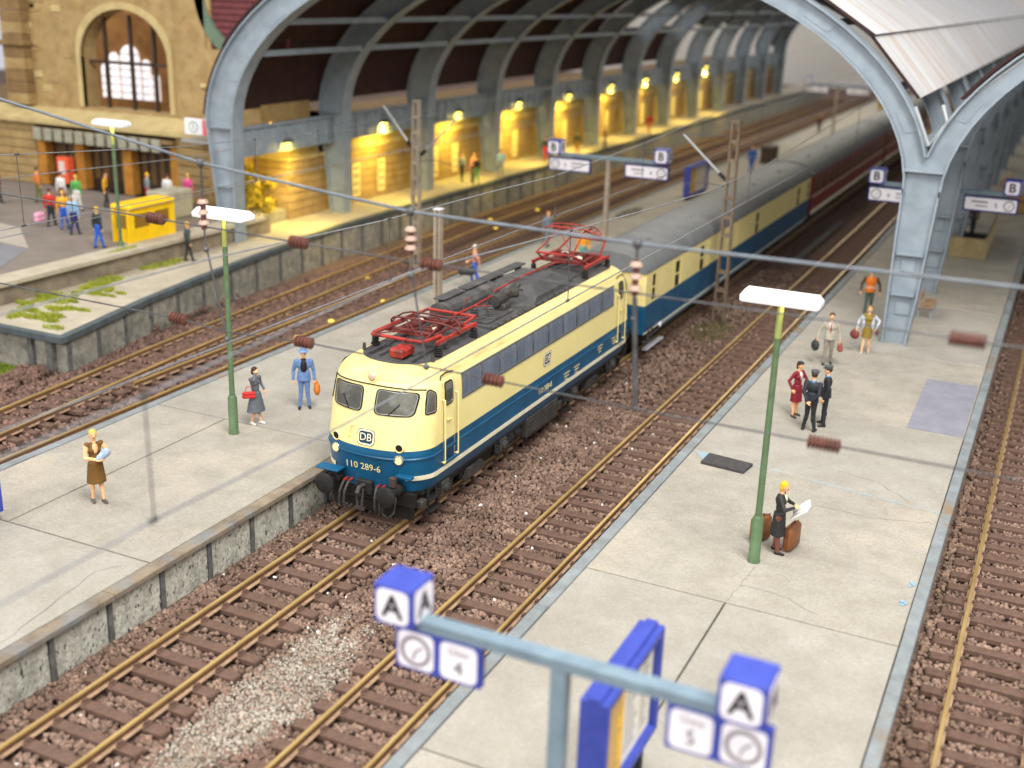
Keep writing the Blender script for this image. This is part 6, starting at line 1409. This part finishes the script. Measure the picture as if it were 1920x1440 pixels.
# conversation group on the right platform
claret = P('coat_claret', 136, 28, 44); navy = P('uniform', 38, 40, 48); blk = P('shoe_black', 34, 32, 30)
person('woman in claret coat and cap talking to two uniformed men', dict(at=(8.15, 11.95, .75), rz=62, h=1.74, fem=True, leg='skin', bot='coat', legs=((.0, .03), (.0, -.04)), turn=.1, cols={'top': claret, 'coat': claret, 'shirt': P('blouse', 232, 214, 206), 'hair': P('hair_brown', 86, 52, 36), 'shoe': P('shoe_olive', 66, 60, 50)},
    arms=(((-.27, -.03, .93), None), ((.06, -.26, 1.2), (1, .2, -.8))), extra=[('cone', .5, 1.02, (.2, .17), (.165, .135), 'coat')], parts=[('cap', [('ell', (0, -.02, 1.735), (.098, .105, .04), 'x'), ('ell', (0, -.1, 1.72), (.06, .06, .012), 'x')], P('cap_black', 40, 34, 36))]))
for (at, rz, lb, arms, tn) in (((8.8, 10.9, .75), 172, 'uniformed man seen from behind, hands clasped behind his back', (((-.06, .19, .95), (-1, .3, 0)), ((.06, .2, .93), (1, .3, 0))), 0), ((9.08, 11.6, .75), -75, 'uniformed man with arms at his side, right of the group of three', (((-.3, -.06, .88), None), ((.28, -.08, .88), None)), 0)):
    person(lb, dict(at=at, rz=rz, h=1.84, cols={'top': navy, 'pants': P('trouser_black', 36, 38, 42), 'collar': P('collar_blue', 92, 138, 186), 'hair': P('hair_dark', 58, 38, 30), 'shoe': blk}, spread=.06, arms=arms, turn=tn, extra=[('cone', .86, 1.12, (.2, .15), (.17, .125), 'top')],
        parts=[('cap', [('cone', 1.69, 1.75, (.1, .11), (.105, .115), 'x', (0, -.02)), ('ell', (0, -.02, 1.765), (.125, .135, .035), 'x'), ('ell', (0, -.13, 1.7), (.07, .06, .014), 'x')], P('cap_grey', 84, 88, 92))]))
# traveller with two bags, woman with bags, worker
gs = P('suit_sand', 176, 170, 152); at = (7.95, 17.9, .75)
person('man in sand grey suit and red tie carrying two bags', dict(at=at, rz=14, h=1.84, cols={'top': gs, 'pants': P('trouser_sand', 142, 136, 122), 'shirt': P('shirt_white', 238, 232, 226), 'tie': P('tie_red', 172, 34, 44), 'hair': P('hair_brown', 86, 52, 36), 'shoe': blk}, legs=((.06, .12), (-.02, -.12)), arms=(((-.4, -.05, .9), None), ((.33, -.08, .88), None)), extra=[('cone', .86, 1.12, (.2, .15), (.17, .125), 'top')]))
bag('travel_bag', 'black holdall in the right hand of the sand suited man', 'bag', [('ell', (0, 0, -.2), (.13, .22, .2), 'x')], P('bag_black', 48, 50, 50), local(at, 14, (-.44, -.06, .82), 1.05), 30, [(0, -.06, -.02), (0, -.04, .05), (0, .04, .05), (0, .06, -.02)])
bag('travel_bag', 'reddish brown bag in the left hand of the sand suited man', 'bag', [('cap', (0, -.1, -.22), (0, .1, -.22), .1, .1, 'x'), ('cap', (0, -.1, -.12), (0, .1, -.12), .08, .08, 'x')], P('bag_brick', 150, 74, 62), local(at, 14, (.36, -.08, .8), 1.05), 14, [(0, -.06, -.04), (0, -.04, .06), (0, .04, .06), (0, .06, -.04)])
at = (8.9, 19.95, .75)
person('woman in mustard dress and white cardigan by the Y column', dict(at=at, rz=8, h=1.76, fem=True, leg='skin', bot='dress', sleeve='card', legs=((.05, .14), (-.03, -.1)), cols={'top': P('mustard', 142, 118, 40), 'dress': P('mustard', 142, 118, 40), 'card': P('cardigan', 206, 212, 226), 'hair': P('hair_sand', 176, 130, 70), 'shoe': P('shoe_pale', 200, 196, 190)}, arms=(((-.36, -.04, .93), None), ((.3, -.1, 1.0), (1, .6, -.2))),
    extra=[('cone', .6, 1.0, (.19, .16), (.155, .125), 'dress'), ('cap', (-.13, .02, 1.38), (-.14, .03, .95), .075, .08, 'card'), ('cap', (.13, .02, 1.38), (.14, .03, .95), .075, .08, 'card'), ('ell', (0, .05, 1.2), (.16, .09, .26), 'card')]))
bag('travel_bag', 'round maroon bag in the right hand of the mustard dress woman', 'bag', [('ell', (0, 0, -.18), (.12, .2, .18), 'x')], P('bag_maroon', 128, 60, 58), local(at, 8, (-.42, -.05, .86)), 60, [(0, -.06, -.02), (0, -.04, .06), (0, .04, .06), (0, .06, -.02)])
bag('handbag', 'small dark maroon handbag in the left hand of the mustard dress woman', 'handbag', [('cap', (0, -.08, -.14), (0, .08, -.14), .06, .06, 'x')], P('bag_wine', 104, 54, 58), local(at, 8, (.33, -.12, .96)), 8, [(0, -.06, -.1), (0, -.04, .02), (0, .04, .02), (0, .06, -.1)])
hv = P('vest_orange', 236, 122, 24)
person('track worker in orange vest and blue cap beside the Y column', dict(at=(8.05, 25.6, .75), rz=10, h=1.86, cols={'top': hv, 'pants': P('trouser_green', 84, 96, 84), 'sl': P('sleeve_brown', 92, 70, 52), 'band': P('band_silver', 222, 190, 160), 'shoe': blk}, sleeve='sl', legs=((.06, .12), (-.03, -.12)), arms=(((-.34, -.06, .92), None), ((.36, -.02, .92), None)), extra=[('cone', .9, 1.12, (.2, .15), (.18, .135), 'top'), ('cone', 1.05, 1.11, (.185, .145), (.182, .142), 'band')],
    parts=[('cap', [('ell', (0, -.02, 1.71), (.098, .105, .06), 'x'), ('ell', (0, -.11, 1.7), (.06, .07, .012), 'x')], P('cap_blue', 84, 132, 206))]))
# newspaper reader
bk = P('dress_black', 44, 46, 46); at = (9.83, 2.55, .75); rz = 96
person('blond woman in black reading a newspaper beside the lamp post', dict(at=at, rz=rz, h=1.76, fem=True, leg='hose', bot='dress', legs=((.0, .05), (.0, -.05)), turn=-.1, look=(0, -1), cols={'top': bk, 'dress': bk, 'hose': P('stocking', 126, 74, 62), 'hair': P('hair_yellow', 246, 190, 40), 'shoe': blk, 'shirt': P('blouse_cream', 240, 226, 180)}, arms=(((-.1, -.3, 1.2), (-1, .3, -.6)), ((.1, -.3, 1.2), (1, .3, -.6))), extra=[('cone', .45, 1.0, (.2, .18), (.165, .135), 'dress')]))
nw = thing('newspaper', 'open white newspaper held by the blond woman', 'newspaper', local(at, rz, (0, -.36, 1.2)))
m = MB()
pg = lambda x, v: local(at, rz, (x, -.34-.1*v-.06*(abs(x)/.3)**.8*0+.0, 1.05+.28*v+.05*abs(x)))
for s in (-1, 1): m.grid([[local(at, rz, (s*.37*u, -.3-.36*v+.05*u, .98+.27*v+.03*u)) for u in (0, .3, .7, 1)] for v in (0, .5, 1)])
o = m.build('pages', mat('newsprint', rgb(238, 236, 232), rgb(214, 212, 208), 9, .8), nw, smooth=60); md = o.modifiers.new('t', 'SOLIDIFY'); md.thickness = .008
m = MB()
for s in (-1, 1):
    for v in np.linspace(.12, .88, 8): m.tube([local(at, rz, (s*.37*.12, -.3-.36*v+.006, .99+.27*v+.003)), local(at, rz, (s*.37*.9, -.3-.36*v+.045, .99+.27*v+.027))], .004, 4)
m.build('print_line', M_INKL, nw, smooth=0)
def suitcase(label, x, y, rz_):
    t = thing('suitcase', label, 'suitcase', (x, y, .75), 'brown suitcases by the lamp post'); cb = mat('case_brown', rgb(148, 92, 52), rgb(124, 76, 42), 5, .5)
    M4 = Matrix.Translation((x, y, .75)) @ Matrix.Rotation(math.radians(rz_), 4, 'Z')
    m = MB(); m.box(-.29, .29, -.11, .11, .03, .62, .05, M4); m.build('case', cb, t, smooth=50)
    m = MB(); m.box(-.295, .295, -.015, .015, .02, .63, .005, M4); m.build('seam', mat('case_dark', rgb(104, 62, 36)), t)
    m = MB(); m.tube([M4 @ Vector(p) for p in ((-.1, 0, .62), (-.08, 0, .68), (.08, 0, .68), (.1, 0, .62))], .015, 6); m.build('handle', MATS['case_dark'], t)
suitcase('brown suitcase left of the lamp post behind the reader', 9.35, 2.95, 62)
suitcase('brown suitcase right of the newspaper reader by the lamp', 10.1, 2.9, 80)
# background figures
def simple(label, at, rz, top, pants, hair, h=1.75, fem=False, arms=None, group=None, cap=None, bagc=None, hat=None):
    n = label.split()[0]; cols = {'top': top, 'pants': pants, 'shoe': blk}
    if hair: cols['hair'] = hair
    kw = dict(at=at, rz=rz, h=h, fem=fem, cols=cols, legs=((.06, .14), (-.03, -.12)))
    if arms: kw['arms'] = arms
    if hat: kw['parts'] = [('hat', [('cone', 1.7, 1.73, (.15, .16), (.155, .165), 'x', (0, -.02)), ('ell', (0, -.02, 1.76), (.1, .105, .08), 'x')], hat)]
    return person(label, kw, group, .026)
c_ = dict(red=P('r', 200, 46, 40), yel=P('y', 232, 170, 40), sky=P('sky', 150, 190, 230), blue=P('b', 44, 96, 200), dark=P('d', 44, 48, 52), white=P('w', 232, 230, 226), pink=P('pk', 226, 84, 150), green=P('gr', 92, 170, 84), brown=P('br', 120, 76, 52), navy2=P('nv', 34, 44, 104), salmon=P('sal', 216, 150, 122), grey=P('gy', 130, 138, 144), olive=P('ol', 112, 116, 60), orange2=P('or', 230, 128, 60))
hb = P('hair_brown', 86, 52, 36); hg = P('hair_white', 226, 222, 216); pl = 1.9
person('white haired walker in salmon shirt and blue trousers with black bag', dict(at=(-7.6, 21.2, .75), rz=-75, h=1.8, cols={'top': c_['salmon'], 'pants': P('jeans', 58, 96, 196), 'hair': hg, 'shoe': P('jeans', 58, 96, 196)}, legs=((.16, .1), (-.1, -.38)), arms=(((-.25, -.3, 1.0), None), ((.25, .25, 1.0), None))), voxel=.018)
bag('duffel_bag', 'black duffel bag carried by the white haired walker', 'bag', [('cap', (-.2, 0, 0), (.2, 0, 0), .16, .16, 'x')], P('bag_black', 48, 50, 50), (-7.75, 20.75, 1.45), 20)
simple('fair haired man in dark jacket standing on the weedy left platform', (-19.84, 17.5, 1.0), 150, P('jk', 70, 78, 84), c_['dark'], P('hair_yellow', 246, 190, 40))
simple('red shirted figure with pink bags on the forecourt', (-26.9, 16.6, pl), 200, c_['red'], c_['dark'], hb); simple('figure in yellow shirt and blue jeans on the forecourt', (-26.0, 16.5, pl), 210, c_['yel'], c_['blue'], blond)
simple('figure in sky blue shirt and navy trousers on the forecourt', (-24.8, 15.9, pl), 190, c_['sky'], c_['navy2'], hg); simple('figure in dark top and blue jeans near the kiosk edge', (-21.95, 14.4, pl), 170, c_['dark'], c_['blue'], P('hair_yellow', 246, 190, 40))
bag('shopping_bag', 'pink shopping bag beside the red shirted figure', 'bag', [('cap', (0, -.15, 0), (0, .15, 0), .14, .14, 'x'), ('cap', (0, -.15, .2), (0, .15, .2), .14, .14, 'x')], P('bag_pink', 236, 170, 196), (-27.3, 16.3, 2.25), 0)
simple('figure in orange jacket and olive trousers near the ticket machine', (-32.0, 20.7, pl), 160, c_['orange2'], c_['olive'], hb); simple('figure in white top and brown trousers before the station doors', (-30.0, 20.3, pl), 180, c_['white'], c_['brown'], hb)
simple('figure in green and white standing before the doors', (-28.8, 20.1, pl), 190, c_['green'], c_['white'], blond); simple('figure in mustard jacket carrying things by the doors', (-28.3, 21.5, pl), 120, c_['yel'], c_['dark'], hb)
simple('grey coated figure behind the yellow kiosk', (-26.6, 22.6, pl), 150, c_['grey'], c_['red'], P('hair_yellow', 246, 190, 40)); simple('figure in cream top behind the yellow kiosk roof', (-25.6, 22.9, pl), 180, c_['white'], c_['brown'], hb)
simple('figure in bright pink top behind the yellow kiosk', (-24.9, 23.6, pl), 180, c_['pink'], c_['dark'], blond); simple('figure in red and yellow at the left edge of the forecourt', (-33.5, 19.6, pl), 120, c_['red'], c_['dark'], hb)
for (x, y, t_, p_, lb) in ((-20.6, 44.6, 'grey', 'dark', 'seated group figure in grey by the lit windows'), (-20.1, 45.2, 'red', 'grey', 'figure in red among the group by the lit windows'), (-19.8, 44.5, 'salmon', 'dark', 'figure in salmon among the group by the lit windows'), (-19.3, 44.1, 'dark', 'green', 'figure in dark top and green trousers by the lit windows'), (-19.5, 48.0, 'sky', 'grey', 'figure in pale blue walking past the fourth column'),
    (-20.0, 56.5, 'dark', 'red', 'figure with red luggage beyond the fourth column'), (-19.4, 61, 'olive', 'yel', 'figure in olive further along the left platform'), (-19.1, 66, 'brown', 'dark', 'distant brown clad figure on the left platform'), (-19.6, 78, 'red', 'orange2', 'distant figure in red on the left platform')):
    simple(lb, (x, y, 1.0), random.uniform(0, 360), c_[t_], c_[p_], hb)
simple('person in grey at the platform edge left of the raised pantograph', (-8.3, 30.4, .75), 60, P('jk2', 120, 134, 150), c_['grey'], P('hair_ginger', 206, 130, 70)); simple('person in orange top seen through the raised pantograph', (-5.0, 27.0, .75), 30, P('vest2', 240, 160, 40), P('teal', 96, 160, 150), None)
simple('figure in bright blue cape far along the middle platform', (-6.1, 61.5, .75), 20, P('cape', 50, 96, 176), P('cape', 50, 96, 176), hb, 2.0); simple('distant orange haired figure on the middle platform', (-7.5, 92, .75), 20, c_['brown'], c_['dark'], c_['orange2'])
simple('person leaning at the stair well parapet on the right platform', (10.2, 46.5, .75), 30, P('plum', 80, 52, 56), c_['dark'], hb); simple('yellow clad figure beside the right letter B cube', (11.0, 60, .75), 30, c_['yel'], c_['dark'], blond)
